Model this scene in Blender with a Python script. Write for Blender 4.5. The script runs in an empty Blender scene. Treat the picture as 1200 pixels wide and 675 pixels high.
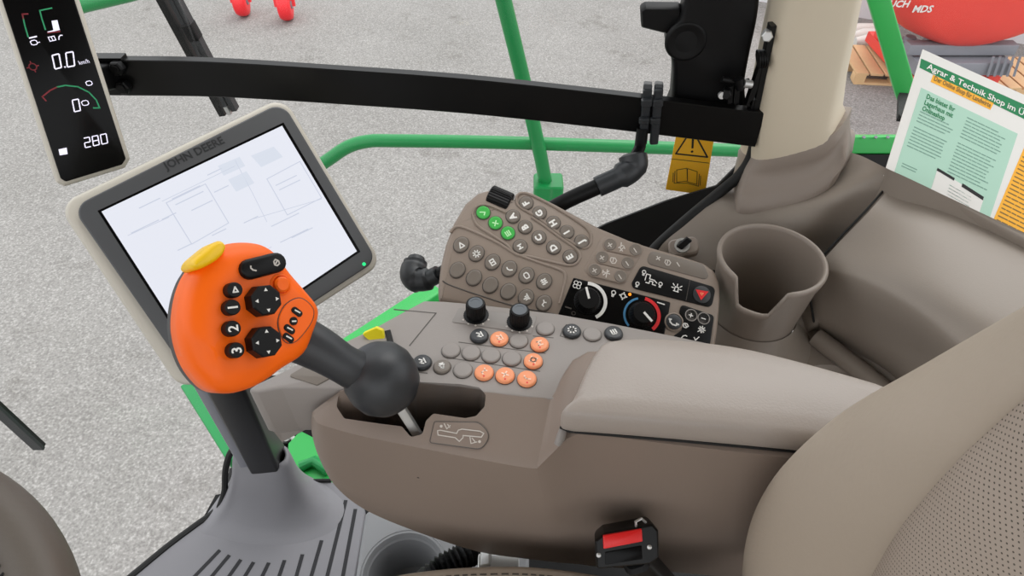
import bpy, bmesh, math, random
import numpy as np
from mathutils import Vector, Matrix
random.seed(7)
scn = bpy.context.scene
COL = scn.collection
PI = math.pi

# ------------------------------------------------------------------ camera
FPX, PITCH = 750.0, math.radians(45)
CAM = Vector((0, 0, 1.2))
R_ = Vector((1, 0, 0)); F_ = Vector((0, math.cos(PITCH), -math.sin(PITCH))); U_ = Vector((0, math.sin(PITCH), math.cos(PITCH)))
cd = bpy.data.cameras.new('camera'); co = bpy.data.objects.new('camera', cd); COL.objects.link(co)
co.location = CAM; co.rotation_euler = (PI/2 - PITCH, 0, 0)
cd.sensor_width = 36; cd.lens = 36*FPX/1200; cd.clip_start = .01; cd.clip_end = 200
scn.camera = co

def ray(px, py): return F_ + R_*((px-600)/FPX) - U_*((py-337.5)/FPX)
def Pt(px, py, t): return CAM + ray(px, py)*t
def Pz(px, py, z):
    r = ray(px, py); return CAM + r*((z-CAM.z)/r.z)
def Py(px, py, y):
    r = ray(px, py); return CAM + r*((y-CAM.y)/r.y)
def Px(px, py, x):
    r = ray(px, py); return CAM + r*((x-CAM.x)/r.x)

class Frame:
    """a flat local frame: origin o, in-plane axes ex, ey, normal ez"""
    def __init__(s, o, ez, up):
        s.o = Vector(o); s.ez = Vector(ez).normalized()
        up = Vector(up); s.ey = (up - s.ez*up.dot(s.ez)).normalized(); s.ex = s.ey.cross(s.ez).normalized()
    def w(s, u, v, h=0): return s.o + s.ex*u + s.ey*v + s.ez*h
    def px(s, x, y, h=0):
        r = ray(x, y); o = s.o + s.ez*h
        P = CAM + r*((o-CAM).dot(s.ez)/r.dot(s.ez)); d = P - s.o
        return (d.dot(s.ex), d.dot(s.ey))
    def pts(s, L, h=0): return [s.px(x, y, h) for x, y in L]
    def scale(s, x, y, h=0):
        a = Vector(s.px(x, y, h)); return 1.0/FPX * ((s.w(a[0], a[1], h)-CAM).dot(F_))
    def at(s, u, v, h=0, rot=0):
        f = Frame.__new__(Frame); f.o = s.w(u, v, h); f.ez = s.ez.copy()
        f.ex = s.ex*math.cos(rot)+s.ey*math.sin(rot); f.ey = -s.ex*math.sin(rot)+s.ey*math.cos(rot); return f
    def dirpx(s, x, y, dx, dy):
        a = Vector(s.px(x, y)); b = Vector(s.px(x+dx, y+dy)); d = b-a
        return math.atan2(d.y, d.x)
HZ = lambda z: Frame((0, 0, z), (0, 0, 1), (0, 1, 0))

# ------------------------------------------------------------------ materials
def lin(h):
    h = h.lstrip('#'); c = [int(h[i:i+2], 16)/255 for i in (0, 2, 4)]
    return tuple(((x+.055)/1.055)**2.4 if x > .04045 else x/12.92 for x in c)+(1,)
MATS = {}
def mat(name, col, rough=.5, metal=0, spec=.5, bump=0, bscale=400, var=0, vscale=8, emit=0, coat=0):
    if name in MATS: return MATS[name]
    m = bpy.data.materials.new(name); m.use_nodes = True; nt = m.node_tree; N = nt.nodes; L = nt.links
    b = N['Principled BSDF']; c = lin(col)
    b.inputs['Base Color'].default_value = c; b.inputs['Roughness'].default_value = rough
    b.inputs['Metallic'].default_value = metal; b.inputs['Specular IOR Level'].default_value = spec
    b.inputs['Coat Weight'].default_value = coat
    tc = N.new('ShaderNodeTexCoord')
    if var:
        n = N.new('ShaderNodeTexNoise'); n.inputs['Scale'].default_value = vscale; n.inputs['Detail'].default_value = 4
        mx = N.new('ShaderNodeMix'); mx.data_type = 'RGBA'
        mx.inputs[6].default_value = tuple(x*(1-var) for x in c[:3])+(1,); mx.inputs[7].default_value = tuple(min(1, x*(1+var)) for x in c[:3])+(1,)
        L.new(tc.outputs['Object'], n.inputs['Vector']); L.new(n.outputs['Fac'], mx.inputs[0]); L.new(mx.outputs[2], b.inputs['Base Color'])
    if bump:
        n = N.new('ShaderNodeTexNoise'); n.inputs['Scale'].default_value = bscale; n.inputs['Detail'].default_value = 3
        bp = N.new('ShaderNodeBump'); bp.inputs['Strength'].default_value = bump; bp.inputs['Distance'].default_value = .001
        L.new(tc.outputs['Object'], n.inputs['Vector']); L.new(n.outputs['Fac'], bp.inputs['Height']); L.new(bp.outputs['Normal'], b.inputs['Normal'])
    if emit:
        b.inputs['Emission Color'].default_value = c; b.inputs['Emission Strength'].default_value = emit
    MATS[name] = m; return m

M_CONS = mat('console_brown', '#86776c', .5, bump=.12, bscale=900, var=.04)
M_CTOP = mat('console_brown_lit', '#918a85', .5, bump=.12, bscale=900, var=.03)  # console brown made paler for the light falling on the top
M_LID = mat('armrest_pad', '#a0968e', .38, bump=.22, bscale=500, var=.03)
M_KEY = mat('keypad_brown', '#8a7c70', .5, bump=.08, bscale=900)
M_BTN = mat('button_brown', '#746b62', .45)
M_BTNG = mat('button_grey', '#8b8580', .5)
M_RIM = mat('button_rim', '#4b4540', .5)
M_TRIM = mat('trim_brown', '#8f857b', .48, bump=.12, bscale=800, var=.04)
M_TRIM2 = mat('collar_brown', '#8e8278', .5, bump=.12, bscale=800, var=.04)
M_CUP = mat('cup_brown', '#877c72', .45)
M_PILLAR = mat('pillar_beige', '#cabea9', .55, bump=.1, bscale=700, var=.03)
M_SEAT = mat('seat_leather', '#a89b8c', .55, bump=.3, bscale=220, var=.05)
M_BLACK = mat('black_paint', '#080808', .35, spec=.28)
M_BLKPL = mat('black_plastic', '#0a0a0b', .45, spec=.22)
M_RUB = mat('black_rubber', '#24272a', .42, bump=.05)
M_GRIP = mat('dark_grip', '#2b2d30', .42)
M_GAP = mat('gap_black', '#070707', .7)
M_MON = mat('monitor_frame', '#4a4b4d', .42)
M_MON2 = mat('monitor_metal', '#c2bcb0', .4)
M_INK = mat('embossed_ink', '#303133', .3)
M_GLASSBLK = mat('black_glass', '#050506', .25, spec=.15)
M_ORANGE = mat('orange_shell', '#ff6a08', .42, spec=.3)
M_ORB = mat('orange_button', '#f29a6c', .5)
M_YEL = mat('yellow_button', '#f3c40c', .4)
M_YEL2 = mat('yellow_tab', '#f2e215', .5)
M_GRNB = mat('green_button', '#3fae4a', .45)
M_GREEN = mat('green_paint', '#0e8643', .35, var=.06)
M_GREENL = mat('light_green_paint', '#26a84a', .4, var=.08)
M_WHITE = mat('white_print', '#e6e4df', .6)
M_WHITE2 = mat('pale_print', '#c9c2ba', .6)
M_STEEL = mat('steel', '#c6c6c4', .38, metal=.75)
M_RED = mat('red_button', '#e11414', .35)
M_REDP = mat('red_paint', '#e8453a', .45, var=.05)
M_REDW = mat('red_wheel', '#f0222c', .4)
M_MAT = mat('mat_grey', '#79787c', .6, bump=.15, bscale=500, var=.05)
M_GRV = mat('mat_groove', '#232326', .8)
M_TRAY = mat('tray_grey', '#828385', .55)
M_SIGN = mat('sign_yellow', '#ffbf1a', .5)
M_PAPER = mat('paper_white', '#dcdad5', .7)
M_MINT = mat('paper_mint', '#a8ccb9', .7)
M_DGRN = mat('paper_green', '#0c7a48', .7)
M_AMB = mat('paper_amber', '#f0ac2c', .7)
M_TXT = mat('paper_text', '#76998b', .7)
M_TXTA = mat('paper_text_amber', '#7d6431', .7)
M_WOOD = mat('pallet_wood', '#d2ad80', .7, var=.1, vscale=12)
M_GREYM = mat('grey_metal', '#84858c', .5, var=.1)
M_WRAP = mat('white_wrap', '#d8d6d0', .5)
M_WALL = mat('white_wall', '#dfe3e6', .7)
M_BLUE = mat('dial_blue', '#3f7ea8', .5)
M_DRED = mat('dial_red', '#dc1f25', .5)
M_LED = mat('green_led', '#18c070', .4, emit=1.2)
M_LEDO = mat('orange_led', '#ff8a1e', .4, emit=1.0)
M_HUD = mat('hud_white', '#d6d3e4', .5, emit=.75)
M_HUDG = mat('hud_green', '#1f8a5a', .5, emit=.22)
M_HUDR = mat('hud_red', '#7a1622', .5, emit=.12)
def glow(name, col, k):
    m = bpy.data.materials.new(name); m.use_nodes = True; b = m.node_tree.nodes['Principled BSDF']
    b.inputs['Base Color'].default_value = (.02, .02, .02, 1); b.inputs['Specular IOR Level'].default_value = .1
    b.inputs['Emission Color'].default_value = lin(col); b.inputs['Emission Strength'].default_value = k; return m
M_WHEEL = mat('wheel_leather', '#5a5148', .5, bump=.15, bscale=300)

# ------------------------------------------------------------------ objects
LOC = {}
def tag(o, label, cat, group=None):
    o['label'] = label; o['category'] = cat
    if group: o['group'] = group
def thing(name, loc, label, cat, group=None):
    o = bpy.data.objects.new(name, None); COL.objects.link(o); o.location = loc; o.empty_display_size = .05
    LOC[o.name] = Vector(loc); tag(o, label, cat, group); return o
def finish(bm, ang=38):
    bmesh.ops.recalc_face_normals(bm, faces=bm.faces[:])
    a = math.radians(ang)
    for f in bm.faces: f.smooth = True
    for e in bm.edges:
        e.smooth = len(e.link_faces) == 2 and e.calc_face_angle(0) < a
def obj(name, bm, m, parent=None, loc=None, ang=38, kind=None, label=None, recalc=True):
    if recalc: finish(bm, ang)
    base = LOC[parent.name] if parent else Vector(loc if loc else (0, 0, 0))
    bmesh.ops.translate(bm, verts=bm.verts[:], vec=-base)
    me = bpy.data.meshes.new(name); bm.to_mesh(me); bm.free()
    me.materials.append(m)
    o = bpy.data.objects.new(name, me); COL.objects.link(o)
    if parent: o.parent = parent
    else: o.location = base
    LOC[o.name] = base
    if kind: o['kind'] = kind
    if label: o['label'] = label
    return o
def subsurf(o, n=2):
    s = o.modifiers.new('s', 'SUBSURF'); s.levels = n; s.render_levels = n; return o
def cut(o, cutter_bm):
    """subtract a closed mesh from o, baked into o's mesh"""
    me = bpy.data.meshes.new('c'); bmesh.ops.recalc_face_normals(cutter_bm, faces=cutter_bm.faces[:]); cutter_bm.to_mesh(me); cutter_bm.free()
    c = bpy.data.objects.new('c', me); COL.objects.link(c)
    root = o
    c.location = LOC[o.name]*0
    mw = LOC[o.name]
    me.transform(Matrix.Translation(-mw)); 
    par = o.parent; o.parent = None; oloc = o.location.copy(); o.location = (0, 0, 0)
    md = o.modifiers.new('b', 'BOOLEAN'); md.operation = 'DIFFERENCE'; md.object = c; md.solver = 'EXACT'
    dg = bpy.context.evaluated_depsgraph_get(); dg.update()
    new = bpy.data.meshes.new_from_object(o.evaluated_get(dg))
    o.modifiers.remove(md); old = o.data; o.data = new; new.name = o.name
    bm = bmesh.new(); bm.from_mesh(new)
    finish(bm); bm.to_mesh(new); bm.free()
    o.location = oloc; o.parent = par
    bpy.data.objects.remove(c); bpy.data.meshes.remove(me)

# ------------------------------------------------------------------ 2D / 3D shape helpers
def area(P): return .5*sum(P[i][0]*P[(i+1) % len(P)][1]-P[(i+1) % len(P)][0]*P[i][1] for i in range(len(P)))
def ccw(P): return list(P) if area(P) > 0 else list(P)[::-1]
def offset(P, d):
    """inset a ccw polygon by d (positive = inwards)"""
    n = len(P); out = []
    for i in range(n):
        a = Vector(P[i-1]); b = Vector(P[i]); c = Vector(P[(i+1) % n])
        e1 = (b-a); e2 = (c-b)
        if e1.length < 1e-9 or e2.length < 1e-9: out.append((b.x, b.y)); continue
        e1.normalize(); e2.normalize()
        n1 = Vector((-e1.y, e1.x)); n2 = Vector((-e2.y, e2.x)); m = n1+n2
        k = max(.35, 1+n1.dot(n2)); m = m/k
        out.append((b.x+m.x*d, b.y+m.y*d))
    return out
def inset_axis(P, a, b, d):
    """move outline points by d towards the middle line a-b (never crosses itself)"""
    a = Vector(a); b = Vector(b); ab = b-a; out = []
    for q in P:
        q = Vector(q); t = max(0, min(1, (q-a).dot(ab)/ab.length_squared)); m = a+ab*t; v = m-q
        k = min(.8, d/max(1e-6, v.length)); out.append(tuple(q+v*k))
    return out
def fillet(P, r, seg=6):
    n = len(P); out = []
    rr = r if isinstance(r, (list, tuple)) else [r]*n
    for i in range(n):
        a = Vector(P[i-1][:2]); b = Vector(P[i][:2]); c = Vector(P[(i+1) % n][:2])
        u = (a-b); v = (c-b); la, lc = u.length, v.length
        if la < 1e-9 or lc < 1e-9: continue
        u /= la; v /= lc
        ang = u.angle(v) if abs(u.dot(v)) < .9999 else PI
        if ang > PI-.05 or rr[i] <= 0: out.append((b.x, b.y)); continue
        d = min(rr[i]/math.tan(ang/2), la*.49, lc*.49); r2 = d*math.tan(ang/2)
        ctr = b+(u+v).normalized()*(r2/math.sin(ang/2))
        p0 = b+u*d; p1 = b+v*d
        a0 = math.atan2(p0.y-ctr.y, p0.x-ctr.x); a1 = math.atan2(p1.y-ctr.y, p1.x-ctr.x)
        da = (a1-a0+PI) % (2*PI)-PI
        for k in range(seg+1):
            t = a0+da*k/seg; out.append((ctr.x+r2*math.cos(t), ctr.y+r2*math.sin(t)))
    return out
def crom(P, n=6, closed=False):
    P = [Vector(p) for p in P]; m = len(P); out = []
    for i in range(m if closed else m-1):
        p0 = P[(i-1) % m] if closed or i > 0 else P[0]*2-P[1]
        p1 = P[i]; p2 = P[(i+1) % m]
        p3 = P[(i+2) % m] if closed or i+2 < m else P[-1]*2-P[-2]
        for k in range(n):
            t = k/n
            out.append(.5*((2*p1)+(p2-p0)*t+(2*p0-5*p1+4*p2-p3)*t*t+(3*p1-p0-3*p2+p3)*t**3))
    if not closed: out.append(P[-1])
    return out
def circle(c, r, n=24, ry=None, rot=0):
    ry = r if ry is None else ry; o = []
    for k in range(n):
        a = 2*PI*k/n; x, y = r*math.cos(a), ry*math.sin(a)
        o.append((c[0]+x*math.cos(rot)-y*math.sin(rot), c[1]+x*math.sin(rot)+y*math.cos(rot)))
    return o
def loft(bm, rings, closed=True, cap0=True, cap1=True):
    V = [[bm.verts.new(p) for p in r] for r in rings]; n = len(rings[0])
    for a, b in zip(V, V[1:]):
        for i in range(n if closed else n-1):
            j = (i+1) % n
            try: bm.faces.new((a[i], a[j], b[j], b[i]))
            except ValueError: pass
    if cap0 and closed: bm.faces.new(V[0][::-1])
    if cap1 and closed: bm.faces.new(V[-1])
    return V
def prism(bm, F, P, layers):
    """P: outline in frame F; layers: [(inset, height), ...] from bottom to top"""
    P = ccw(P)
    loft(bm, [[F.w(u, v, h) for u, v in offset(P, d)] for d, h in layers]); return bm
def slab(F, P, h0, h1, bev=.0006):
    bm = bmesh.new(); return prism(bm, F, P, [(0, h0), (0, h1-bev), (bev*.35, h1-bev*.3), (bev, h1)])
def tube(bm, pts, r, seg=14, cap=True, squash=None):
    pts = [Vector(p) for p in pts]; n = len(pts); rr = r if isinstance(r, (list, tuple)) else [r]*n
    T = [(pts[min(i+1, n-1)]-pts[max(i-1, 0)]).normalized() for i in range(n)]
    ref = Vector((0, 0, 1)) if abs(T[0].z) < .9 else Vector((1, 0, 0))
    nx = (ref-T[0]*ref.dot(T[0])).normalized(); rings = []
    for p, t, q in zip(pts, T, rr):
        nx = (nx-t*nx.dot(t)).normalized(); ny = t.cross(nx)
        rings.append([p+(nx*math.cos(2*PI*k/seg)+ny*math.sin(2*PI*k/seg)*(squash or 1))*q for k in range(seg)])
    loft(bm, rings, True, cap, cap); return bm
def boxbar(bm, a, b, w, h, up=(0, 0, 1), bev=.0):
    """a rectangular bar from a to b, w across, h along up"""
    a = Vector(a); b = Vector(b); F = Frame(a, b-a, up); L = (b-a).length
    P = [(-w/2, -h/2), (w/2, -h/2), (w/2, h/2), (-w/2, h/2)]
    if bev: P = fillet(P, bev, 3)
    prism(bm, F, P, [(bev*.5, 0), (0, bev*.5), (0, L-bev*.5), (bev*.5, L)] if bev else [(0, 0), (0, L)]); return bm
def lathe(bm, F, prof, n=28, knurl=0, kn=0, cap=True):
    rings = []
    for r, h in prof:
        rings.append([F.w(r*(1+knurl*(0 if r < 1e-5 else (k % 2)*(1 if kn else 0)))*math.cos(2*PI*k/n), r*(1+knurl*(0 if r < 1e-5 else (k % 2)*(1 if kn else 0)))*math.sin(2*PI*k/n), h) for k in range(n)])
    loft(bm, rings, True, cap, cap); return bm
def stroke(bm, F, pts, w, h0=0, h1=.0003, closed=False):
    pts = [Vector(p) for p in pts]
    if closed: pts = pts+[pts[0], pts[1]]
    for a, b in zip(pts, pts[1:]) if not closed else list(zip(pts[:-1], pts[1:-1])):
        d = (b-a)
        if d.length < 1e-9: continue
        d.normalize(); n = Vector((-d.y, d.x))*w/2; e = d*w*.35
        q = [a-e-n, b+e-n, b+e+n, a-e+n]
        loft(bm, [[F.w(p.x, p.y, h) for p in q] for h in (h0, h1)])
def poly(bm, F, P, h0=0, h1=.0003):
    P = ccw(P); loft(bm, [[F.w(u, v, h) for u, v in P] for h in (h0, h1)])
def text(bm, F, s, size, h=.0003, align='CENTER', width=None, bold=0):
    c = bpy.data.curves.new('t', 'FONT'); c.body = s; c.size = size; c.align_x = align; c.align_y = 'CENTER'; c.resolution_u = 2; c.offset = bold*size
    o = bpy.data.objects.new('t', c); COL.objects.link(o)
    dg = bpy.context.evaluated_depsgraph_get(); dg.update()
    me = bpy.data.meshes.new_from_object(o.evaluated_get(dg))
    k = 1
    if width and len(me.vertices):
        xs = [v.co.x for v in me.vertices]; k = width/max(1e-9, max(xs)-min(xs))
    vs = [bm.verts.new(F.w(v.co.x*k, v.co.y, h)) for v in me.vertices]
    for p in me.polygons:
        try: bm.faces.new([vs[i] for i in p.vertices])
        except ValueError: pass
    bpy.data.objects.remove(o); bpy.data.curves.remove(c); bpy.data.meshes.remove(me)
def grid_surface(rows, nu=6, nv=6):
    """Catmull-Rom surface through a grid of points -> list of dense rows"""
    R = [crom(r, nu) for r in rows]; cols = list(zip(*R)); C = [crom(list(c), nv) for c in cols]
    return [list(r) for r in zip(*C)]
def sheet(rows, skirt=None, bottom=True):
    bm = bmesh.new(); V = [[bm.verts.new(p) for p in r] for r in rows]
    for a, b in zip(V, V[1:]):
        for i in range(len(a)-1): bm.faces.new((a[i], a[i+1], b[i+1], b[i]))
    if skirt:                               # close into a solid: border dropped by skirt, flat underside
        ring = V[0][:]+[r[-1] for r in V[1:-1]]+V[-1][::-1]+[r[0] for r in V[1:-1]][::-1]
        low = [bm.verts.new(v.co+Vector(skirt)) for v in ring]; n = len(ring)
        for i in range(n): bm.faces.new((ring[i], ring[(i+1) % n], low[(i+1) % n], low[i]))
        try:
            if bottom: bm.faces.new(low)
        except ValueError: pass
    return bm

# icon strokes in a -1..1 box, letter-up = +y
def ic_circle(r=.8, n=14, c=(0, 0)): return [(c[0]+r*math.cos(2*PI*k/n), c[1]+r*math.sin(2*PI*k/n)) for k in range(n+1)]
ICON = {
 'triangle': [[(-.6, .6), (.7, 0), (-.6, -.6), (-.6, .6)]],
 'gear': [ic_circle(.45)]+[[(.5*math.cos(a), .5*math.sin(a)), (.9*math.cos(a), .9*math.sin(a))] for a in [k*PI/4 for k in range(8)]],
 'book': [[(-.7, -.5), (-.7, .5), (.7, .5), (.7, -.5), (-.7, -.5)], [(0, .5), (0, -.5)]],
 'arm': [[(-.6, -.5), (-.3, .1), (.2, .4), (.6, .3)]],
 'engine': [[(-.7, -.35), (-.7, .35), (-.3, .55), (.35, .55), (.7, .3), (.7, -.3), (.35, -.55), (-.3, -.55), (-.7, -.35)]],
 'sliders': [[(-.5, -.6), (-.5, .6)], [(0, -.6), (0, .6)], [(.5, -.6), (.5, .6)], [(-.7, .2), (-.3, .2)], [(-.2, -.3), (.2, -.3)], [(.3, .3), (.7, .3)]],
 'bars': [[(-.5, -.6), (-.5, .3)], [(-.1, -.6), (-.1, .6)], [(.3, -.6), (.3, .1)], [(-.7, -.6), (.7, -.6)]],
 'tool': [[(-.6, .4), (-.1, .5), (.2, -.2), (.7, -.4)], [(.2, -.2), (-.1, -.6)]],
 'plus': [[(-.5, 0), (.5, 0)], [(0, -.5), (0, .5)]],
 'minus': [[(-.5, 0), (.5, 0)]],
 'header': [[(-.8, .3), (.2, .3)], [(-.5, .7), (-.3, -.2)], [(.2, .6), (.2, -.4)], [(.2, 0), (.8, -.5)], [(-.6, -.4), (0, -.5)]],
 'reel': [[(-.7, .5), (.5, -.6)], [(-.5, -.5), (.6, .4)], [(0, .7), (.1, -.7)], [(.4, .6), (.8, .2)]],
 'drum': [[(-.7, .1), (-.4, .6), (.3, .6), (.7, .1), (.2, -.5), (-.4, -.5), (-.7, .1)], [(-.2, .3), (.3, -.2)]],
 'bulb': [ic_circle(.5, 10, (0, .2)), [(-.2, -.35), (-.2, -.8), (.2, -.8), (.2, -.35)]],
 'machine': [[(-.9, -.3), (-.9, .7), (-.3, .7), (-.3, .1), (.4, .1), (.9, -.2)], [(-.7, -.6), (-.2, -.6), (-.2, -.2), (.3, -.2), (.3, -.6), (.8, -.6)]],
 'beacon': [[(-.5, -.6), (.5, -.6)], [(-.35, -.5), (-.35, .3), (.35, .3), (.35, -.5)], [(-.6, .5), (-.9, .8)], [(0, .55), (0, .95)], [(.6, .5), (.9, .8)], [(-.65, 0), (-1, 0)], [(.65, 0), (1, 0)]],
 'fan': [ic_circle(.42, 9, (.4, .4)), ic_circle(.42, 9, (-.4, .4)), ic_circle(.42, 9, (-.4, -.4)), ic_circle(.42, 9, (.4, -.4))],
 'phone': [[(-.8, .3), (-.6, -.2), (-.1, -.5), (.5, -.5), (.8, -.2)], [(-.9, .3), (-.55, .35)], [(.55, -.1), (.95, -.2)]],
 'ball': [ic_circle(.5)], 'horn': [[(-.7, -.25), (-.7, .25), (-.2, .25), (.4, .6), (.4, -.6), (-.2, -.25), (-.7, -.25)], [(.7, .4), (.7, -.4)]],
 'N': [[(-.5, -.5), (-.5, .5), (0, -.1), (.5, .5), (.5, -.5)]],
 'wave': [[(-.7, -.2), (-.3, .5), (.1, -.3), (.6, .4)], [(-.6, -.6), (.6, -.5)]],
 'cog': [ic_circle(.55), [(-.9, 0), (-.55, 0)], [(.55, 0), (.9, 0)], [(0, .55), (0, .9)], [(0, -.55), (0, -.9)]],
 'check': [[(-.6, .1), (-.1, -.5), (.6, .6)]], 'cross': [[(-.5, -.5), (.5, .5)], [(-.5, .5), (.5, -.5)]],
 'list': [[(-.6, -.5), (.6, -.5)], [(-.6, 0), (.6, 0)], [(-.6, .5), (.6, .5)], [(-.6, -.5), (-.6, .5)]],
}
def icon(F, name, size, w=.0011, m=None, parent=None, nm='symbol', h=0):
    bm = bmesh.new()
    for pl in ICON[name]: stroke(bm, F, [(x*size, y*size) for x, y in pl], w, h-.0001, h+.0003)
    return obj(nm, bm, m or M_WHITE, parent)
def glyph(F, s, size, m=None, parent=None, nm='symbol', bold=.03):
    bm = bmesh.new(); text(bm, F, s, size, .0003, bold=bold); return obj(nm, bm, m or M_WHITE, parent, recalc=False)

# ================================================================== SETTING
GZ = -1.9
def ground_material():
    m = bpy.data.materials.new('concrete_yard'); m.use_nodes = True; nt = m.node_tree; N = nt.nodes; L = nt.links
    b = N['Principled BSDF']; b.inputs['Roughness'].default_value = .85; b.inputs['Specular IOR Level'].default_value = .25
    tc = N.new('ShaderNodeTexCoord')
    def noise(s, d, r=.6):
        n = N.new('ShaderNodeTexNoise'); n.inputs['Scale'].default_value = s; n.inputs['Detail'].default_value = d; n.inputs['Roughness'].default_value = r
        L.new(tc.outputs['Object'], n.inputs['Vector']); return n
    def ramp(n, stops):
        r = N.new('ShaderNodeValToRGB'); e = r.color_ramp.elements
        e[0].position, e[0].color = stops[0][0], lin(stops[0][1]); e[1].position, e[1].color = stops[-1][0], lin(stops[-1][1])
        for p, c in stops[1:-1]:
            x = e.new(p); x.color = lin(c)
        L.new(n.outputs['Fac'], r.inputs[0]); return r
    big = ramp(noise(.9, 5), [(.3, '#7e7b75'), (.5, '#8a8782'), (.7, '#94918c')])
    sp = ramp(noise(75, 2, .5), [(.34, '#656363'), (.47, '#8a8886'), (.56, '#908e8c'), (.68, '#bab8b5')])
    st = ramp(noise(2.2, 6, .7), [(.25, '#9d978c'), (.42, '#ffffff')])
    m1 = N.new('ShaderNodeMix'); m1.data_type = 'RGBA'; m1.inputs[0].default_value = .5
    L.new(big.outputs[0], m1.inputs[6]); L.new(sp.outputs[0], m1.inputs[7])
    m2 = N.new('ShaderNodeMix'); m2.data_type = 'RGBA'; m2.blend_type = 'MULTIPLY'; m2.inputs[0].default_value = .55
    L.new(m1.outputs[2], m2.inputs[6]); L.new(st.outputs[0], m2.inputs[7])
    L.new(m2.outputs[2], b.inputs['Base Color'])
    bp = N.new('ShaderNodeBump'); bp.inputs['Strength'].default_value = .25; bp.inputs['Distance'].default_value = .004
    L.new(noise(60, 3).outputs['Fac'], bp.inputs['Height']); L.new(bp.outputs[0], b.inputs['Normal'])
    return m
M_GROUND = ground_material()
bm = bmesh.new(); bmesh.ops.create_grid(bm, x_segments=1, y_segments=1, size=30); bmesh.ops.translate(bm, verts=bm.verts[:], vec=(0, 0, GZ))
obj('ground', bm, M_GROUND, kind='structure')

# low white wall of the yard far behind
bm = bmesh.new(); boxbar(bm, (2.5, 8.5, GZ+.6), (10, 5.0, GZ+.6), .2, 1.2)
obj('wall_right', bm, M_WALL, kind='structure')

# glass panes
def glass_material():
    m = bpy.data.materials.new('cab_glass'); m.use_nodes = True; nt = m.node_tree; N = nt.nodes; L = nt.links
    N.remove(N['Principled BSDF']); out = N['Material Output']
    tr = N.new('ShaderNodeBsdfTransparent'); gl = N.new('ShaderNodeBsdfGlossy'); df = N.new('ShaderNodeBsdfDiffuse')
    tr.inputs[0].default_value = (.985, .99, .985, 1); gl.inputs['Roughness'].default_value = .02
    df.inputs[0].default_value = (.8, .8, .8, 1)
    fr = N.new('ShaderNodeValue'); fr.outputs[0].default_value = .012
    tc = N.new('ShaderNodeTexCoord'); mp = N.new('ShaderNodeMapping'); mp.inputs['Scale'].default_value = (60, 1, 2.2)
    n = N.new('ShaderNodeTexNoise'); n.inputs['Scale'].default_value = 1.0; n.inputs['Detail'].default_value = 3
    r = N.new('ShaderNodeMapRange'); r.inputs[1].default_value = .66; r.inputs[2].default_value = .8; r.inputs[3].default_value = .015; r.inputs[4].default_value = .16
    L.new(tc.outputs['Object'], mp.inputs[0]); L.new(mp.outputs[0], n.inputs[0]); L.new(n.outputs['Fac'], r.inputs[0])
    m1 = N.new('ShaderNodeMixShader'); m2 = N.new('ShaderNodeMixShader')
    L.new(fr.outputs[0], m1.inputs[0]); L.new(tr.outputs[0], m1.inputs[1]); L.new(gl.outputs[0], m1.inputs[2])
    L.new(r.outputs[0], m2.inputs[0]); L.new(m1.outputs[0], m2.inputs[1]); L.new(df.outputs[0], m2.inputs[2])
    L.new(m2.outputs[0], out.inputs[0]); return m
M_GLASS = glass_material()
GL0, GL1 = Vector((-.66, .82, 0)), Vector((.335, .752, 0))          # side glass runs between these
GF = Frame(GL0, (GL1-GL0).cross(Vector((0, 0, 1))), (0, 0, 1))      # normal towards the driver
if GF.ez.y > 0: GF = Frame(GL0, -GF.ez, (0, 0, 1))
def pane(name, a, b, z0, z1):
    bm = bmesh.new(); bm.faces.new([bm.verts.new(v) for v in (Vector((a.x, a.y, z0)), Vector((b.x, b.y, z0)), Vector((b.x, b.y, z1)), Vector((a.x, a.y, z1)))])
    return obj(name, bm, M_GLASS, kind='structure')
pane('window_1', GL0, GL1, .02, 1.75)
pane('window_2', Vector((-.78, .30, 0)), GL0, .02, 1.75)
pane('window_3', Vector((.40, .86, 0)), Vector((1.2, .80, 0)), .70, 1.75)

# cab floor under the mat
bm = bmesh.new(); prism(bm, HZ(0), [(-.64, .40), (-.60, .62), (-.50, .64), (.6, .64), (.6, -.5), (-.75, -.5)], [(0, -.06), (0, -.012)])
obj('floor', bm, M_BLKPL, kind='structure')

# cab roof overhead with its side headers
bm = bmesh.new(); prism(bm, HZ(1.78), fillet([(-.85, -.85), (1.05, -.85), (1.05, .80), (-.55, .80), (-.85, .45)], .05), [(0, 0), (0, .12), (.03, .16)])
obj('ceiling', bm, mat('headliner', '#b9b4aa', .8), kind='structure')

# ================================================================== YARD BEYOND THE GLASS
# fertiliser spreader
hp = Vector((4.15, 6.17, -1.4))
sp = thing('fertilizer_spreader', (hp.x, hp.y, GZ), 'red fertilizer spreader with rounded hopper and white lettering standing in the yard', 'spreader')
bm = bmesh.new()
def hring(sx, sy, z, r): return [(hp.x+u, hp.y+v, z) for u, v in fillet([(-sx, -sy), (sx, -sy), (sx, sy), (-sx, sy)], r, 5)]
prof = [(.10, .30, -1.19, .09), (.24, .42, -1.175, .2), (.38, .47, -1.13, .3), (.50, .49, -1.08, .32), (.62, .505, -1.01, .32), (.73, .515, -.90, .3), (.81, .52, -.755, .28), (.90, .55, -.45, .25), (.95, .57, -.2, .2), (.97, .59, -.17, .2), (.97, .59, -.13, .2)]
loft(bm, [hring(p[0]*1.087, p[1]*1.087, 1.2-(1.2-p[2])*1.087, p[3]) for p in prof]); obj('hopper', bm, M_REDP, sp, ang=60)
tf = Frame(Py(1066, 5, hp.y-.575), (0, -1, -.1), (0, 0, 1))
bm = bmesh.new(); text(bm, tf.at(.0, .0, .0), 'RAUCH', .082, align='RIGHT', bold=.03); obj('name_lettering', bm, M_WHITE, sp, recalc=False)
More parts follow.
